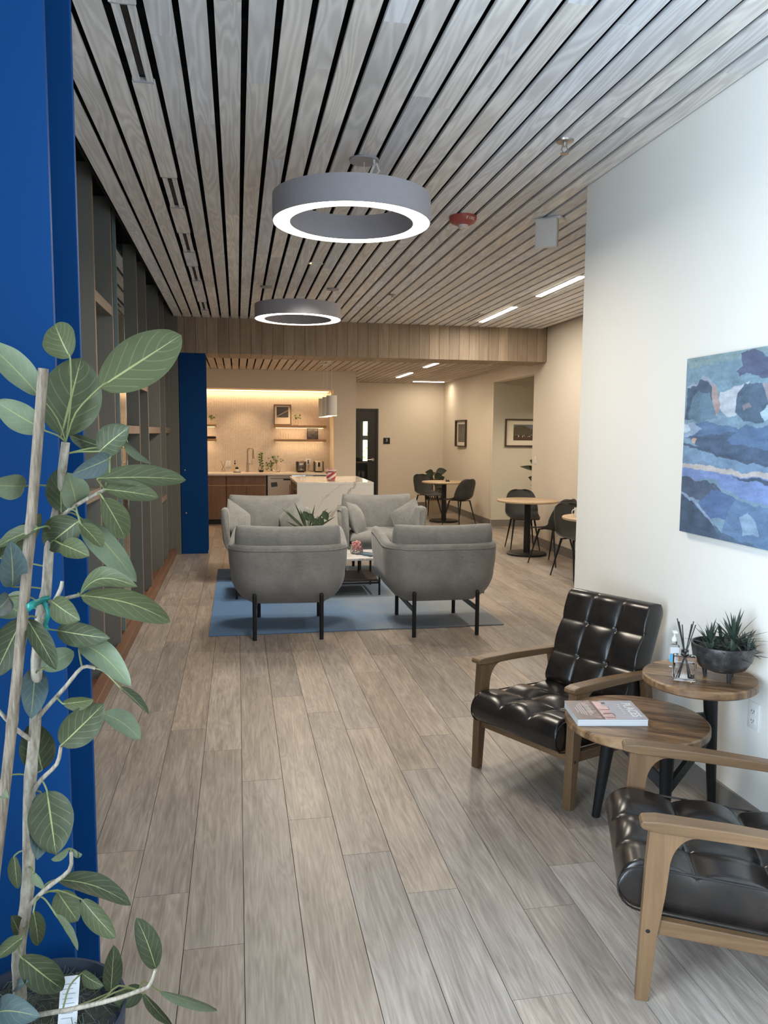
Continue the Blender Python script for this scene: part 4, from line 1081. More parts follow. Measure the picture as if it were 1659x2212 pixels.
for z, ex, w_ in ((1.06, -.36, .085), (1.14, -.19, .17), (.86, -.21, .14), (.73, -.16, .13), (1.20, -.12, .15), (.95, -.15, .14), (1.30, .3, .2), (1.0, .3, .2), (.7, .28, .2), (.62, -.16, .13)):
    ovate(b, (-.02, 0, z-.03), (ex, -.05, z+(.03 if w_ < .1 else .05)), w_, .15)
ob('foliage', b, MT['darkleaf'], t, True, clean=False)

# ------------------------------------------------------------------ leather lounge chairs
def make_leather_chair(label, loc, rz):
    t = thing('leather_armchair', label, 'armchair', loc, rz, 'tufted leather lounge chairs')
    for s in (-1, 1):
        x = s*.2765
        def prism(pts, hw0, hw1=None): # polygon in the side (y,z) plane, width about x
            b = B(); b.poly([(x-hw0, y, z) for y, z in pts], (2*hw0, 0, 0)); return b
        # front leg: tapers to the floor, flares into the arm with a curved bracket
        pts = [(-.338, 0), (-.303, 0), (-.286, .20), (-.268, .33), (-.262, .40)] + [(-.262+.075*(1-math.cos(a)), .40+.105*math.sin(a)) for a in [PI/2*i/7 for i in range(1, 8)]] + [(-.318, .512), (-.325, .40), (-.332, .20)]
        bm_ = prism(pts, .020)
        lg = ob('front_leg', bm_, MT['walnut'], t); bev(lg, .004)
        b = B(); b.lathe([(.0065, 0), (.005, .0015), (0, .0015)], n=12, M=TR((x+s*.020, -.312, .215), 0, s*PI/2)); ob('screw_plug', b, MT['black'], lg)
        # rear leg: slants from the arm back to the floor
        b = prism([(.345, 0), (.378, 0), (.30, .26), (.262, .49), (.205, .49), (.255, .26)], .018)
        rl = ob('rear_leg', b, MT['walnut'], t); bev(rl, .004)
        # arm: slopes gently down to the back and narrows
        b = B(); secs = ((-.345, .534, .026, .008), (-.338, .543, .028, .024), (-.30, .547, .030, .034), (-.10, .538, .028, .035), (.10, .522, .024, .033), (.30, .503, .020, .030), (.325, .499, .019, .028))
        vs = []; fs = []
        for y, z, hw, th in secs: vs += [(x-hw, y, z-th), (x+hw, y, z-th), (x+hw, y, z), (x-hw, y, z)]
        for i in range(len(secs)-1):
            for k in range(4): l = (k+1) % 4; fs.append((i*4+k, i*4+l, i*4+4+l, i*4+4+k))
        fs += [(3, 2, 1, 0), tuple(range(len(vs)-4, len(vs)))]
        b.add(vs, fs); ar = ob('arm', b, MT['walnuty'], t); bev(ar, .006)
        b = prism([(-.30, .205), (-.30, .25), (.275, .205), (.285, .16)], .013); sr_ = ob('side_rail', b, MT['walnuty'], t); bev(sr_, .003)
    b = B(); b.rbox((-.258, -.315, .205), (.258, -.292, .25), .003); ob('front_rail', b, MT['walnutx'], t)
    b = B(); b.rbox((-.258, .25, .165), (.258, .272, .21), .003); ob('rear_rail', b, MT['walnutx'], t)
    for z, y in ((.42, .31), (.66, .415)):
        b = B(); b.rbox((-.17, y, z), (.17, y+.018, z+.05), .003); ob('back_slat', b, MT['walnutx'], t)
    b = B(); pillow(b, .505, .64, .135, .0675, .016, .006, (3, 3), .020, .014, M=TR((0, -.075, .292), -.085), n=56); sc_ = ob('seat_cushion', b, MT['leather'], t, True, angle=3.2)
    edge(sc_, .505, .64, .135, TR((0, -.075, .292), -.085), t)
    Mb = TR((0, .285, .565), PI/2-.40)
    b = B(); pillow(b, .505, .52, .125, .05, .016, .006, (3, 3), .016, .008, M=Mb, n=56); bc = ob('back_cushion', b, MT['leather'], t, True, angle=3.2)
    return t
def edge(o, w_, d_, h_, M, t):
    b = B()
    for sx in (-1, 1):
        pts = []
        for i in range(13):
            a = PI/2+PI*i/12; pts.append(M @ Vector((sx*(w_/2-.003), -d_/2+.0675+.0675*math.cos(a), .0675*math.sin(a))))
        pts = [M @ Vector((sx*(w_/2-.003), d_/2-.07, .0675))] + pts + [M @ Vector((sx*(w_/2-.003), d_/2-.07, -.0675))]
        b.tube([tuple(p) for p in pts], .0035, 6)
    ob('piping', b, MT['leather'], o, True)
def bev(o, w_, seg=2):
    m = o.modifiers.new('bevel', 'BEVEL'); m.width = w_; m.segments = seg; m.limit_method = 'ANGLE'
MT['walnutx'] = wood('walnut_brown_wood_rail', (.085, .047, .022), (.19, .112, .056), 'x', .42)
L0 = make_leather_chair('tufted black leather chair with walnut arms facing left by the white wall', (1.549, 3.426, 0), -1.075)
dup(L0, (1.536, 2.060, 0), -1.966, 'nearest tufted black leather chair cut off by lower right frame edge')

# ------------------------------------------------------------------ two tier side table and what stands on it
t = thing('side_table', 'two tier round mango wood side table on black splayed legs', 'side table', (1.70, 2.80, 0))
def topdisc(c, r, z, h):
    b = B(); b.lathe([(0, z-h), (r-.006, z-h), (r, z-h+.006), (r, z-.006), (r-.006, z), (0, z)], (c[0], c[1], 0), 72); return b
b = topdisc((-.15, -.04), .277, .50, .034); lt = ob('lower_top', b, MT['mango'], t, True)
b = topdisc((.138, -.012), .222, .652, .034); ut = ob('upper_top', b, MT['mango'], t, True)
LEGS = (((-.213, .150, 0), (-.185, .085, .466)), ((-.02, -.06, 0), (-.045, -.10, .466)), ((.325, .138, 0), (.235, .06, .618)))
for p, q_ in LEGS:
    b = B(); b.cone(p, q_, .017, .032, 20); ob('leg', b, MT['black'], t, True)
def bar(b, p, q_, hw, hh):
    p, q_ = Vector(p), Vector(q_); d = (q_-p).normalized(); s = d.cross(Vector((0, 0, 1))).normalized(); u_ = s.cross(d)
    vs = []
    for c in (p, q_): vs += [tuple(c+s*a*hw+u_*e*hh) for a, e in ((-1, -1), (1, -1), (1, 1), (-1, 1))]
    b.add(vs, [(0, 1, 2, 3), (7, 6, 5, 4), (0, 4, 5, 1), (1, 5, 6, 2), (2, 6, 7, 3), (3, 7, 4, 0)])
for i, j, z0, z1 in ((0, 1, .40, .22), (1, 2, .20, .36), (0, 2, .43, .43)):
    pi = Vector(LEGS[i][0]).lerp(Vector(LEGS[i][1]), z0/.5); pj_ = Vector(LEGS[j][0]).lerp(Vector(LEGS[j][1]), z1/(.5 if j < 2 else .62)); pi.z = z0; pj_.z = z1
    b = B(); bar(b, pi, pj_, .009, .022); ob('stretcher', b, MT['black'], t)

# magazine-thick book
bk = thing('travel_book', 'thick softcover travel book lying on the lower round top', 'book', (1.4335, 2.796, .5005), -.168)
BW, BD = .276, .212
b = B(); b.box((-BW/2+.001, -BD/2+.001, .0012), (BW/2-.003, BD/2-.003, .0255))
pg, tp, bsn = nt('page_edges'); v = coords(tp, (1, 1, 1)); s_ = N(tp, 'ShaderNodeSeparateXYZ'); lk(tp, v, s_.inputs[0])
f_ = mth(tp, 'SINE', mth(tp, 'MULTIPLY', s_.outputs[2], 900.)); lk(tp, mix(tp, mth(tp, 'MULTIPLY_ADD', f_, .5, .5), (.42, .43, .45), (.68, .70, .73)), bsn.inputs['Base Color'])
ob('pages', b, pg, bk)
b = B(); b.rbox((-BW/2, -BD/2, 0), (BW/2, BD/2, .0014), .0004); b.rbox((-BW/2, -BD/2, .0255), (BW/2, BD/2, .027), .0004); ob('cover', b, plain('cover_grey', (.30, .29, .30), .3), bk)
def cover(u, v):
    # u along the 276 mm side (title end at u=1), v along the other
    k = nzf(u*6, v*9, 4)*.5+.5; k2 = nzf(u*3, v*22, 7)*.5+.5
    if u < .36:
        c = sr(112, 98, 96); g = max(0, (u-.15)/.21)
        warm = sr(225, 180, 165)
        m_ = g*max(0, (k2-.45)*2.6); return tuple(a*(1-min(1, m_))+w_*min(1, m_) for a, w_ in zip(c, warm))
    if u < .40: return sr(96, 76, 72)
    if u < .56+.03*(k-.5)-(.05 if v > .72 else 0):
        if k2 > .62: return sr(120, 95, 92)
        return tuple(a*(.75+.5*k) for a in sr(205, 170, 165))
    if u < .58 and k > .5: return sr(88, 76, 78)
    return tuple(a*(.93+.14*k) for a in sr(168, 164, 172))
painted('cover_print', 110, 80, cover, Matrix.Translation((0, 0, .02715)) @ Matrix.Diagonal((BW-.001, BD-.001, 1, 1)), MT['photo'], bk)
def btext(nm, s, sz, u, v, sp=1., sx=1.): text(nm, s, sz, TR(((u-.5)*BW, (v-.5)*BD, .0273), 0, 0, -PI/2), MT['white'], bk, .0001, sx, 'CENTER', sp)
btext('title', 'PLACES', .050, .87, .50, 1.0, .95)
btext('subtitle', 'TRAVEL', .016, .74, .54, 2.4)
b = B()
for k, (u, v0, v1) in enumerate(((.945, .12, .88), (.285, .30, .78), (.262, .26, .84), (.235, .20, .88), (.185, .22, .86), (.155, .24, .80), (.125, .28, .74), (.085, .36, .62))):
    b.box(((u-.5)*BW-.0012, (v0-.5)*BD, .0272), ((u-.5)*BW+.0012, (v1-.5)*BD, .0274))
ob('small_print_line', b, plain('line_white', (.55, .52, .52), .5), bk)

t = thing('planter_bowl', 'dark cast bowl on three feet with spiky succulents', 'planter', (1.90, 2.735, .6525))
prof = [(.0, .030), (.05, .032), (.088, .048), (.112, .085), (.120, .130), (.1195, .142), (.113, .142), (.106, .088), (.08, .06), (0, .05)]
bowlm, tb, bb = nt('aged_dark_metal'); v = coords(tb); f = nz(tb, v, 22, 6, .7)
lk(tb, ramp(tb, f, [(.42, (.045, .045, .048)), (.6, (.10, .095, .09)), (.74, (.26, .24, .21))]), bb.inputs['Base Color']); bb.inputs['Metallic'].default_value = .6; bb.inputs['Roughness'].default_value = .42; bump(tb, bb, f, .15, .004)
b = B(); b.lathe(prof, n=56); ob('bowl', b, bowlm, t, True)
for k in range(3):
    a = -1.75+2*PI*k/3; b = B(); b.cone((.062*math.cos(a), .062*math.sin(a), 0), (.066*math.cos(a), .066*math.sin(a), .042), .007, .011, 14); ob('foot', b, bowlm, t, True)
b = B(); b.lathe([(.110, .120), (.05, .130), (0, .132)], n=32); ob('soil', b, MT['soil'], t, True)
b = B(); q = random.Random(21)
for (cx, cy, cz, n, L) in ((-.045, .02, .15, 26, .11), (.035, -.015, .165, 34, .135), (.085, -.01, .13, 26, .10), (-.01, -.07, .125, 24, .09), (-.075, -.03, .125, 20, .075), (.03, .06, .14, 22, .10), (.07, -.06, .125, 20, .085)):
    for k in range(n):
        a = 2.4*k; el = q.uniform(-.1, 1.45); l = L*q.uniform(.7, 1.1); d = Vector((math.cos(el)*math.cos(a), math.cos(el)*math.sin(a), math.sin(el)))
        leafblob(b, (cx, cy, cz-.02), Vector((cx, cy, cz-.02))+d*l, .013, .12, 4)
ob('succulents', b, MT['succ'], t, True, clean=False)

t = thing('reed_diffuser', 'square clear glass reed diffuser with black sticks on upper round top', 'diffuser', (1.738, 2.742, .6525), -.45)
b = B(); b.rbox((-.043, -.026, 0), (.043, .026, .10), .006); b.cone((0, 0, .10), (0, 0, .122), .015, .015, 18); ob('bottle', b, MT['glass'], t, True)
b = B(); b.rbox((-.036, -.020, .009), (.036, .020, .072), .003); ob('liquid', b, glass('clear_oil', (.93, .95, .97), 0, 1.36), t, True)
for dx, dy, tx, ty in ((-.004, .003, -.034, .010), (-.003, -.002, -.016, -.004), (.004, .002, .020, .004), (.005, -.002, .034, -.004), (.003, .004, .028, .012), (-.002, .0, -.028, .0)):
    b = B(); b.tube([(dx*-2.2-tx*.5, dy*.5, .012), (dx, dy, .115), (tx, ty, .235+.012*math.sin(tx*900))], .0021, 6); ob('reed', b, MT['black'], t)
t = thing('sanitizer_bottle', 'small clear pump sanitizer bottle with blue label behind the reed diffuser', 'bottle', (1.790, 2.905, .6525), -.3)
b = B(); b.rbox((-.021, -.014, 0), (.021, .014, .098), .008); b.cone((0, 0, .098), (0, 0, .112), .011, .011, 14); ob('bottle', b, glass('soft_clear', (.97, .98, 1), .05, 1.12), t, True)
b = B(); b.rbox((-.0205, -.0146, .026), (.0205, -.0141, .058), .0002); ob('label', b, plain('label_blue', (.10, .42, .72), .4), t, label='blue label band')
b = B(); b.rbox((-.018, -.0146, .062), (.018, -.0141, .088), .0002); ob('label', b, plain('label_white', (.72, .72, .76), .4), t, label='white upper label')
b = B(); b.cone((0, 0, .112), (0, 0, .128), .012, .010, 14); b.cone((0, 0, .128), (0, 0, .150), .004, .004, 8); b.rbox((-.011, -.020, .146), (.009, .008, .156), .003); ob('pump', b, MT['white'], t, True)

# ------------------------------------------------------------------ painting on the right wall
def inpoly(u, v, P):
    c = False; n = len(P); j = n-1
    for i in range(n):
        (xi, yi), (xj, yj) = P[i], P[j]
        if (yi > v) != (yj > v) and u < (xj-xi)*(v-yi)/(yj-yi)+xi: c = not c
        j = i
    return c
PATCH = [
 (sr(108, 150, 172), [(-.1, .72), (1.1, .74), (1.1, 1.1), (-.1, 1.1)]),
 (sr(126, 160, 165), [(-.1, .93), (.3, .95), (1.1, .97), (1.1, 1.1), (-.1, 1.1)]),
 (sr(95, 140, 175), [(.03, .86), (.25, .80), (.45, .78), (.7, .82), (.7, .74), (0, .74)]),
 (sr(150, 162, 190), [(.02, .84), (.08, .86), (.12, .84), (.2, .89), (.27, .875), (.33, .84), (.36, .76), (.02, .74)]),
 (sr(58, 80, 105), [(.02, .83), (.06, .845), (.12, .83), (.17, .87), (.26, .86), (.31, .82), (.32, .74), (.25, .66), (.02, .66)]),
 (sr(86, 126, 152), [(.09, .79), (.16, .805), (.28, .79), (.33, .72), (.4, .66), (.2, .635), (.06, .67)]),
 (sr(176, 150, 138), [(.31, .85), (.36, .82), (.41, .76), (.42, .70), (.38, .67), (.33, .72), (.31, .78)]),
 (sr(185, 195, 208), [(.41, .80), (.55, .81), (.72, .84), (.62, .75), (.58, .66), (.5, .655), (.42, .70)]),
 (sr(66, 90, 115), [(.56, .76), (.66, .83), (.80, .83), (.90, .76), (.86, .64), (.66, .62), (.56, .68)]),
 (sr(150, 140, 150), [(.80, .83), (.95, .82), (1.1, .8), (1.1, .66), (.92, .66)]),
 (sr(135, 120, 125), [(.64, .72), (.72, .735), (.74, .71), (.66, .69)]),
 (sr(160, 195, 215), [(.80, .68), (.86, .71), (.95, .70), (.96, .66), (.85, .64)]),
 (sr(74, 80, 118), [(.56, .90), (.63, .92), (.60, .98), (.68, 1.0), (.78, .985), (.85, .94), (1.1, .93), (1.1, .86), (.84, .85), (.74, .875), (.66, .88), (.58, .86)]),
 (sr(70, 108, 155), [(-.1, .60), (.2, .64), (.45, .62), (.62, .60), (.8, .61), (1.1, .62), (1.1, .48), (.5, .50), (.2, .52), (-.1, .56)]),
 (sr(62, 84, 116), [(.20, .55), (.40, .57), (.60, .585), (.5, .53), (1.1, .47), (1.1, .42), (.6, .43), (.25, .48), (.0, .56), (.12, .55)]),
 (sr(140, 165, 200), [(-.1, .58), (.0, .63), (.12, .645), (.22, .60), (.14, .56), (.0, .545)]),
 (sr(185, 215, 235), [(-.1, .62), (.05, .63), (.06, .585), (.0, .575), (-.1, .58)]),
 (sr(205, 165, 140), [(.10, .535), (.18, .54), (.16, .515), (.11, .515)]),
 (sr(104, 142, 178), [(-.1, .53), (.1, .50), (.3, .47), (.6, .425), (1.1, .41), (1.1, .37), (-.1, .395)]),
 (sr(58, 72, 100), [(-.1, .535), (.15, .50), (.35, .475), (.6, .44), (1.1, .425), (1.1, .40), (.6, .425), (.25, .475), (-.1, .52)]),
 (sr(196, 184, 176), [(-.1, .40), (.3, .395), (.6, .38), (1.1, .375), (1.1, .345), (.5, .36), (-.1, .372)]),
 (sr(108, 138, 205), [(-.1, .372), (.5, .36), (1.1, .345), (1.1, .20), (.7, .24), (.45, .28), (.42, .32), (-.1, .315)]),
 (sr(58, 72, 96), [(.55, .352), (1.1, .34), (1.1, .315), (.75, .33)]),
 (sr(70, 80, 105), [(-.1, .318), (.25, .312), (.38, .30), (.48, .255), (.68, .22), (.6, .16), (.3, .18), (-.1, .235)]),
 (sr(66, 100, 155), [(.35, .27), (.5, .25), (.70, .215), (.55, .12), (.35, .10), (.22, .18)]),
 (sr(80, 120, 165), [(.62, .23), (1.1, .19), (1.1, -.1), (.6, -.1), (.5, .05), (.54, .14)]),
 (sr(130, 165, 200), [(.66, .14), (.74, .17), (.84, .12), (.86, .06), (.72, .05)]),
 (sr(70, 92, 120), [(-.1, .24), (.1, .22), (.3, .12), (.5, .04), (.9, .0), (.9, -.1), (-.1, -.1)]),
 (sr(130, 160, 195), [(-.1, .25), (.08, .225), (.26, .16), (.42, .07), (.40, .065), (.24, .145), (.06, .212), (-.1, .235)]),
 (sr(58, 74, 96), [(-.1, .235), (.06, .21), (.24, .14), (.42, .06), (.6, -.1), (-.1, -.1)]),
]
def seascape(u, v):
    du = .030*nzf(u*8, v*10, 1)+.010*nzf(u*24, v*32, 2); dv = .018*nzf(u*8, v*10, 3)+.007*nzf(u*24, v*34, 4)
    c = sr(112, 150, 176)
    for col, P in PATCH:
        if inpoly(u+du, v+dv, P): c = col
    k = nzf(u*10, v*34, 5)*.24+nzf(u*40, v*90, 6)*.14+nzf(u*5, v*8, 8)*.2+1
    g = .33*c[0]+.33*c[1]+.33*c[2]
    m_ = sr(112, 140, 172)
    return tuple(min(.9, (a*.62+g*.20+.22*n_)*.98*k) for a, n_ in zip(c, m_))
# canvas: left edge at y=3.32, 1.0 m along the wall, z 1.17-1.97; u runs towards the viewer
t = thing('seascape_painting', 'blue abstract seascape canvas on the right white wall', 'painting', (2.08, 3.325, 1.172))
b = B(); b.rbox((-.032, -1.05, 0), (-.001, 0, .80), .002); ob('canvas', b, plain('canvas_side', (.20, .25, .31), .8), t)
M = Matrix.Translation((-.0325, -.525, .40)) @ Matrix(((0, 0, -1, 0), (-1, 0, 0, 0), (0, 1, 0, 0), (0, 0, 0, 1))) @ Matrix.Diagonal((1.05, .80, 1, 1))
painted('painted_face', 420, 330, lambda u, v: seascape(u*1.6, v), M, MT['paint'], t)

# ------------------------------------------------------------------ the potted fig in the left foreground
LEAVES=[((-0.283,1.73,1.71),(-0.12,1.821,1.835),0.105,0.03,1,0),((-0.365,1.747,1.609),(-0.324,1.771,1.775),0.122,0.02,1,0),((-0.339,1.732,1.77),(-0.376,1.776,1.844),0.074,0.05,1,-20),((-0.396,1.71,1.69),(-0.505,1.749,1.801),0.063,0.05,2,20),((-0.392,1.724,1.62),(-0.483,1.715,1.679),0.06,0.05,2,-10),((-0.288,1.738,1.577),(-0.221,1.704,1.629),0.063,0.04,0,-20),((-0.279,1.753,1.585),(-0.356,1.776,1.611),0.046,0.06,0,-50),((-0.236,1.741,1.6),(-0.187,1.789,1.549),0.031,0.12,2,55),((-0.261,1.69,1.563),(-0.317,1.59,1.535),0.049,0.1,3,-30),((-0.286,1.697,1.522),(-0.116,1.833,1.51),0.053,0.05,1,-25),((-0.273,1.703,1.499),(-0.167,1.733,1.478),0.049,0.04,1,-30),((-0.276,1.695,1.481),(-0.241,1.75,1.388),0.056,0.05,1,-15),((-0.332,1.757,1.432),(-0.226,1.8,1.283),0.062,-0.12,2,25),((-0.32,1.682,1.43),(-0.272,1.648,1.383),0.04,0.03,1,-35),((-0.362,1.701,1.385),(-0.299,1.654,1.365),0.045,0.05,1,-10),((-0.366,1.728,1.45),(-0.368,1.741,1.542),0.059,0.03,0,0),((-0.326,1.705,1.434),(-0.402,1.736,1.374),0.077,0.03,0,10),((-0.337,1.736,1.462),(-0.338,1.665,1.536),0.061,0.05,2,20),((-0.437,1.736,1.504),(-0.482,1.645,1.513),0.054,0.03,2,-15),((-0.498,1.756,1.35),(-0.403,1.713,1.449),0.05,0.15,1,30),((-0.4,1.681,1.422),(-0.49,1.707,1.38),0.037,0.05,1,40),((-0.463,1.71,1.296),(-0.437,1.61,1.406),0.054,0.05,3,15),((-0.327,1.684,1.279),(-0.201,1.613,1.307),0.047,-0.14,1,-30),((-0.326,1.69,1.278),(-0.153,1.786,1.191),0.062,-0.1,1,15),((-0.386,1.708,1.263),(-0.323,1.664,1.23),0.054,0.05,1,20),((-0.385,1.742,1.192),(-0.264,1.659,1.191),0.053,0.04,0,10),((-0.341,1.749,1.16),(-0.224,1.655,1.087),0.055,-0.08,2,-10),((-0.254,1.697,1.075),(-0.193,1.684,1.014),0.034,0.03,0,-60),((-0.412,1.707,1.118),(-0.356,1.755,1.141),0.05,0.03,2,-10),((-0.436,1.705,1.228),(-0.371,1.656,1.13),0.042,0.04,0,-15),((-0.454,1.744,1.221),(-0.516,1.744,1.095),0.066,0.04,0,10),((-0.437,1.76,1.105),(-0.425,1.66,1.028),0.055,0.03,3,-10),((-0.367,1.686,1.048),(-0.305,1.683,1.054),0.038,0.03,1,40),((-0.373,1.683,0.958),(-0.287,1.701,1.038),0.073,0.04,0,5),((-0.296,1.746,1.001),(-0.219,1.747,0.935),0.05,-0.06,2,-25),((-0.431,1.758,0.876),(-0.449,1.76,0.985),0.073,0.03,0,0),((-0.41,1.707,0.85),(-0.381,1.64,0.74),0.09,0.03,0,0),((-0.428,1.73,0.836),(-0.416,1.63,0.737),0.058,0.04,3,-25),((-0.366,1.694,0.722),(-0.394,1.653,0.724),0.026,0.03,2,-50),((-0.373,1.748,0.691),(-0.34,1.695,0.706),0.022,0.03,2,50),((-0.406,1.754,0.621),(-0.249,1.753,0.542),0.053,-0.06,0,-30),((-0.408,1.758,0.589),(-0.361,1.731,0.531),0.057,0.03,1,10),((-0.352,1.735,0.579),(-0.274,1.686,0.511),0.048,0.03,1,25),((-0.401,1.703,0.571),(-0.35,1.668,0.503),0.03,0.03,2,-60),((-0.442,1.689,0.591),(-0.443,1.721,0.491),0.036,0.03,0,-20),((-0.484,1.73,0.517),(-0.493,1.71,0.573),0.031,0.03,0,30),((-0.467,1.694,0.531),(-0.515,1.673,0.503),0.035,0.03,1,30),((-0.47,1.685,0.493),(-0.393,1.712,0.386),0.065,0.05,0,10),((-0.297,1.736,0.35),(-0.288,1.742,0.458),0.043,0.03,0,10),((-0.194,1.709,0.413),(-0.235,1.722,0.531),0.051,0.08,0,10),((-0.19,1.747,0.329),(-0.065,1.882,0.157),0.033,-0.08,2,45),((-0.229,1.757,0.324),(-0.292,1.711,0.349),0.046,0.03,0,-10),((-0.225,1.726,0.344),(-0.165,1.758,0.23),0.028,0.03,0,40),((-0.351,1.706,0.424),(-0.296,1.65,0.428),0.031,0.05,0,30),((-0.491,1.745,0.69),(-0.488,1.749,0.61),0.031,0.03,0,30),((-0.444,1.708,0.669),(-0.425,1.711,0.627),0.022,0.03,2,40),((-0.533,1.708,0.351),(-0.415,1.608,0.407),0.061,0.12,3,0),((-0.51,1.758,0.37),(-0.449,1.658,0.453),0.024,0.03,3,-30),((-0.513,1.722,0.87),(-0.471,1.649,0.867),0.027,0.03,2,30),((-0.501,1.755,1.256),(-0.448,1.731,1.229),0.074,0.05,2,-20),((-0.478,1.738,1.269),(-0.486,1.638,1.252),0.042,0.05,3,-20)]
TRUNK=[(-0.495,1.74,0.321),(-0.491,1.74,0.356),(-0.489,1.74,0.469),(-0.471,1.74,0.571),(-0.462,1.74,0.659),(-0.454,1.74,0.834),(-0.437,1.74,0.983),(-0.428,1.74,1.131),(-0.416,1.74,1.236),(-0.404,1.74,1.283),(-0.394,1.74,1.383),(-0.376,1.74,1.46),(-0.355,1.74,1.596)]
STAKE=[(-0.385,1.7,1.745),(-0.396,1.7,1.596),(-0.412,1.7,1.445),(-0.427,1.7,1.278),(-0.438,1.7,1.143),(-0.46,1.69,1.004),(-0.484,1.68,0.76),(-0.504,1.67,0.577),(-0.517,1.66,0.46)]
BRANCH=[[(-0.471,1.72,0.322),(-0.434,1.66,0.372),(-0.347,1.62,0.407),(-0.267,1.6,0.432),(-0.217,1.6,0.444),(-0.196,1.6,0.453),(-0.182,1.6,0.487)],[(-0.435,1.74,0.992),(-0.419,1.73,1.016),(-0.369,1.72,1.072),(-0.333,1.72,1.114),(-0.306,1.72,1.111)],[(-0.381,1.74,1.425),(-0.35,1.73,1.455),(-0.302,1.72,1.483),(-0.275,1.72,1.497)],[(-0.442,1.74,0.95),(-0.459,1.72,0.975),(-0.478,1.7,1.009),(-0.499,1.7,1.038)],[(-0.452,1.74,0.825),(-0.425,1.72,0.869),(-0.389,1.71,0.907),(-0.377,1.7,0.95)],[(-0.467,1.74,0.57),(-0.42,1.71,0.627),(-0.369,1.7,0.67),(-0.364,1.7,0.712)],[(-0.407,1.74,1.266),(-0.392,1.73,1.257),(-0.354,1.72,1.268),(-0.333,1.72,1.272)],[(-0.416,1.74,1.216),(-0.39,1.72,1.25),(-0.37,1.71,1.286),(-0.365,1.71,1.305)]]
TIE=[(-0.434,1.685,1.251),(-0.418,1.68,1.263),(-0.408,1.72,1.263),(-0.395,1.73,1.264)]
TAIL=[(-0.405,1.715,1.261),(-0.395,1.71,1.237),(-0.404,1.72,1.21),(-0.399,1.72,1.198)]

fig = thing('potted_fig', 'tall potted fig with big oval leaves tied to a bamboo stake', 'plant', (-.45, 1.71, 0))
O = Vector((-.45, 1.71, 0))
def rel(p): return tuple(Vector(p)-O)
b = B(); b.lathe([(0, 0), (.15, 0), (.165, .02), (.187, .31), (.190, .335), (.183, .335), (.178, .30), (.0, .30)], n=56)
ob('pot', b, plain('dark_blue_grey_pot', (.025, .035, .055), .55, var=.2), fig, True)
b = B(); q = random.Random(33)
def mossz(u, v):
    a = 2*PI*u; r_ = .179*v; x, y = r_*math.cos(a), r_*math.sin(a)
    return (x, y, .300+.018*(nzf(x*16, y*16, 2))+.012*nzf(x*45, y*45, 4)+.012*(1-v))
b.grid(mossz, 72, 26); ob('moss', b, MT['moss'], fig, True)
b = B()
for k in range(420):
    a = q.uniform(0, 2*PI); r_ = .172*math.sqrt(q.random()); x, y = r_*math.cos(a), r_*math.sin(a); d = q.uniform(0, 2*PI); l = q.uniform(.02, .05)
    z = .305+.018*nzf(x*16, y*16, 2)
    b.tube([(x, y, z), (x+l*.4*math.cos(d), y+l*.4*math.sin(d), z+q.uniform(.006, .02)), (x+l*math.cos(d+.6), y+l*math.sin(d+.6), z+q.uniform(-.004, .012))], .0009, 3)
o = ob('moss_strands', b, plain('grey_moss_strand', (.10, .11, .085), .9, var=.4), fig, clean=False); o['kind'] = 'stuff'
def barkm(name, c1, c2, axis_s=(30, 30, 9)):
    m, t, bs = nt(name); v = coords(t, axis_s); f = nz(t, v, 3, 6, .65)
    lk(t, ramp(t, f, [(.35, c1), (.65, c2)]), bs.inputs['Base Color']); bs.inputs['Roughness'].default_value = .75; bump(t, bs, f, .3, .002); return m
bark = barkm('pale_grey_bark', (.20, .165, .12), (.43, .385, .31))
bamb = barkm('bamboo_stake_skin', (.11, .082, .058), (.28, .225, .165), (60, 60, 6))
def smooth_path(P, n=4):
    P = [Vector(p) for p in P]; out = []
    for i in range(len(P)-1):
        p0 = P[max(i-1, 0)]; p1 = P[i]; p2 = P[i+1]; p3 = P[min(i+2, len(P)-1)]
        for k in range(n):
            t = k/n; out.append(.5*((2*p1)+(p2-p0)*t+(2*p0-5*p1+4*p2-p3)*t*t+(3*p1-p0-3*p2+p3)*t*t*t))
    return out+[P[-1]]
tr = smooth_path([(TRUNK[0][0]-.005, 1.73, .28)]+TRUNK[1:]); n = len(tr)
b = B(); b.tube([rel(p) for p in tr], [.0150-.0062*i/n+(.0012 if i % 7 == 0 else 0) for i in range(n)], 14); ob('trunk', b, bark, fig, True)
st = [Vector(STAKE[0]), Vector(STAKE[4]), Vector((STAKE[-1][0], STAKE[-1][1], .29))]
b = B(); pts = []; rad = []
a0_, a1_ = Vector(STAKE[0]), Vector((-.572, 1.665, .29))
for i in range(41):
    s = i/40; pts.append(rel(a0_.lerp(a1_, s)+Vector((.012*math.sin(PI*s), 0, 0)))); rad.append(.0112-.001*(1-s)+(.0012 if i in (9, 10, 20, 30) else 0))
b.tube(pts, rad, 14); ob('bamboo_stake', b, bamb, fig, True)
for P in BRANCH:
    p = smooth_path(P, 3); b = B(); b.tube([rel(x) for x in p], [.0056-.0022*i/len(p) for i in range(len(p))], 10); ob('branch', b, bark, fig, True)
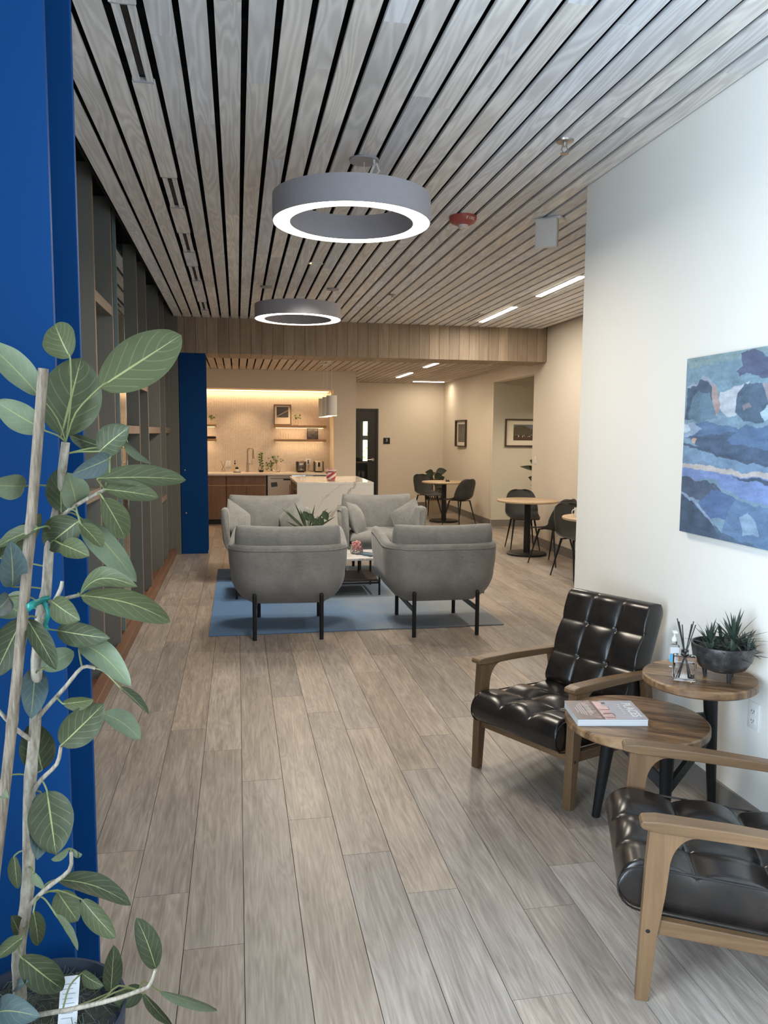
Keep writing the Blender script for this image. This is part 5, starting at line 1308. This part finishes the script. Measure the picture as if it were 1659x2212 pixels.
def leafmat():
    m, t, bs = nt('fig_leaf')
    uv = N(t, 'ShaderNodeUVMap', uv_map='leaf'); s = N(t, 'ShaderNodeSeparateXYZ'); lk(t, uv.outputs[0], s.inputs[0])
    u, v = s.outputs[0], s.outputs[1]            # u across (-1..1), v along (0..1)
    au = mth(t, 'ABSOLUTE', u)
    at = N(t, 'ShaderNodeAttribute', attribute_name='tint'); rnd = N_sep(t, at)
    sg = N(t, 'ShaderNodeSeparateColor'); lk(t, at.outputs['Color'], sg.inputs[0])
    mid = mth(t, 'LESS_THAN', au, mth(t, 'MULTIPLY_ADD', v, -.030, .050))
    ph = mth(t, 'FRACT', mth(t, 'SUBTRACT', mth(t, 'MULTIPLY', v, 6.), mth(t, 'MULTIPLY', mth(t, 'POWER', au, 1.15), 2.1)))
    lat = mth(t, 'MULTIPLY', mth(t, 'LESS_THAN', mth(t, 'PINGPONG', ph, .5), .055), mth(t, 'LESS_THAN', au, .86))
    vein = mth(t, 'MAXIMUM', mid, mth(t, 'MULTIPLY', lat, .22))
    v3 = coords(t); f = nz(t, v3, 38, 4, .6)
    top = mix(t, rnd, (.020, .031, .015), (.066, .082, .032))
    top = mix(t, mth(t, 'MULTIPLY', f, .7), top, (.085, .095, .052))
    und = mix(t, f, (.11, .145, .088), (.175, .21, .135))
    blue = mix(t, f, (.055, .09, .10), (.10, .14, .15))
    c = mix(t, sg.outputs[1], top, und); c = mix(t, sg.outputs[2], c, blue)
    c = mix(t, vein, c, (.26, .29, .13))
    lk(t, c, bs.inputs['Base Color']); bs.inputs['Roughness'].default_value = .5; bs.inputs['Specular IOR Level'].default_value = .22
    h = mth(t, 'ADD', mth(t, 'MULTIPLY', vein, -1.), mth(t, 'MULTIPLY', f, .25)); bump(t, bs, h, .35, .0016)
    return m
q = random.Random(17)
lb = B(); UV = []; PETM = plain('yellow_green_petiole', (.16, .185, .07), .5)
EYEV = Vector((0, 0, EYE))
def leaf(base, tip, wd, bend, kind, twist):
    base, tip = Vector(base), Vector(tip); d = tip-base; L = d.length; ax = d.normalized()
    view = ((base+tip)/2-EYEV).normalized(); side = ax.cross(view).normalized()
    side = Matrix.Rotation(math.radians(twist), 3, ax) @ side; nor = side.cross(ax)
    if nor.dot(view) > 0: nor = -nor; side = -side
    nv, nu = 22, 10; o = len(lb.v); vs = []; fs = []
    k1 = q.uniform(.85, 1.15)
    for j in range(nv+1):
        v = j/nv
        wv = wd*.5*(math.sin(PI*v**.88)**.62 if 0 < v < 1 else 0.004)*(1.0 if v < .93 else 1-.35*(v-.93)/.07)
        arch = bend*L*math.sin(PI*v)
        sway = (bend*.9*L*math.sin(PI*v) if abs(bend) > .055 else 0)
        c = base+d*v+nor*(abs(arch)*.9)
        dz = Vector((0, 0, 1))*(-sway if bend < 0 else sway*.5)
        c += dz
        for i in range(nu+1):
            u = -1+2*i/nu
            cup = .16*wd*(u*u)*k1
            rip = .012*wd*math.sin(v*19+u*2)*abs(u)
            vs.append(tuple(c+side*(u*wv)+nor*(cup*wv/(wd*.5)+rip)-O)); UV.append((u, v))
    for j in range(nv):
        for i in range(nu): fs.append((j*(nu+1)+i, j*(nu+1)+i+1, (j+1)*(nu+1)+i+1, (j+1)*(nu+1)+i))
    r_ = {0: q.uniform(0, .25), 1: q.uniform(.55, 1), 2: q.uniform(.3, .8), 3: q.uniform(0, .3)}[kind]
    lb.tint = (r_, 1. if kind == 2 else 0., .85 if kind == 3 else 0.)
    lb.add(vs, fs)
    # petiole to the nearest wood below the leaf base
    cand = [Vector(p) for p in tr]+[x for P in BRANCH for x in smooth_path(P, 3)]
    bp = min(cand, key=lambda p: (p-base).length+(.25*max(0, p.z-base.z+.012)))
    if (bp-base).length < .30:
        m_ = (bp+base)/2+Vector((0, 0, .10*(bp-base).length))-ax*.02*min(1, (bp-base).length*6)
        pth = smooth_path([bp, m_, base, base+d*.10], 3); pet = B(); pet.tube([rel(x) for x in pth], .0019, 7); ob('petiole', pet, PETM, fig, True)
for l in LEAVES: leaf(*l)
lo = ob('foliage', lb, leafmat(), fig, True, clean=False, angle=3.2)
ul = lo.data.uv_layers.new(name='leaf')
for lp in lo.data.loops: ul.data[lp.index].uv = UV[lp.vertex_index]
tape = glass('teal_tape', (.08, .55, .45), .25); 
tm, tt_, tb_ = nt('teal_plastic_tape'); tb_.inputs['Base Color'].default_value = (.012, .22, .19, 1); tb_.inputs['Roughness'].default_value = .25; tb_.inputs['Alpha'].default_value = .9
def ribbon(P, hw, name):
    b = B(); P = smooth_path(P, 4); vs = []
    for i, p in enumerate(P):
        d = (P[min(i+1, len(P)-1)]-P[max(i-1, 0)]).normalized(); s = d.cross(Vector((0, 1, 0))).normalized()
        vs += [tuple(p-s*hw-O), tuple(p+s*hw-O)]
    b.add(vs, [(2*i, 2*i+1, 2*i+3, 2*i+2) for i in range(len(P)-1)]); o = ob(name, b, tm, fig, True); m = o.modifiers.new('t', 'SOLIDIFY'); m.thickness = .0006
ribbon(TIE, .0075, 'plant_tie'); ribbon(TAIL, .005, 'plant_tie')
b = B(); b.rbox((-.020, -.0006, 0), (.020, .0006, .105), .0003); tg = ob('plant_tag', b, plain('tag_white', (.78, .80, .84), .5), fig, label='white paper plant tag stuck in the moss')
tg.matrix_local = TR(rel((-.385, 1.70, .305)), -.25, .08, .1)
b = B()
for k in range(8): b.box((-.014, -.0011, .018+.010*k), (.010+.004*math.sin(k*3), -.0007, .0195+.010*k))
ob('print_line', b, plain('tag_print', (.35, .36, .40), .7), tg)
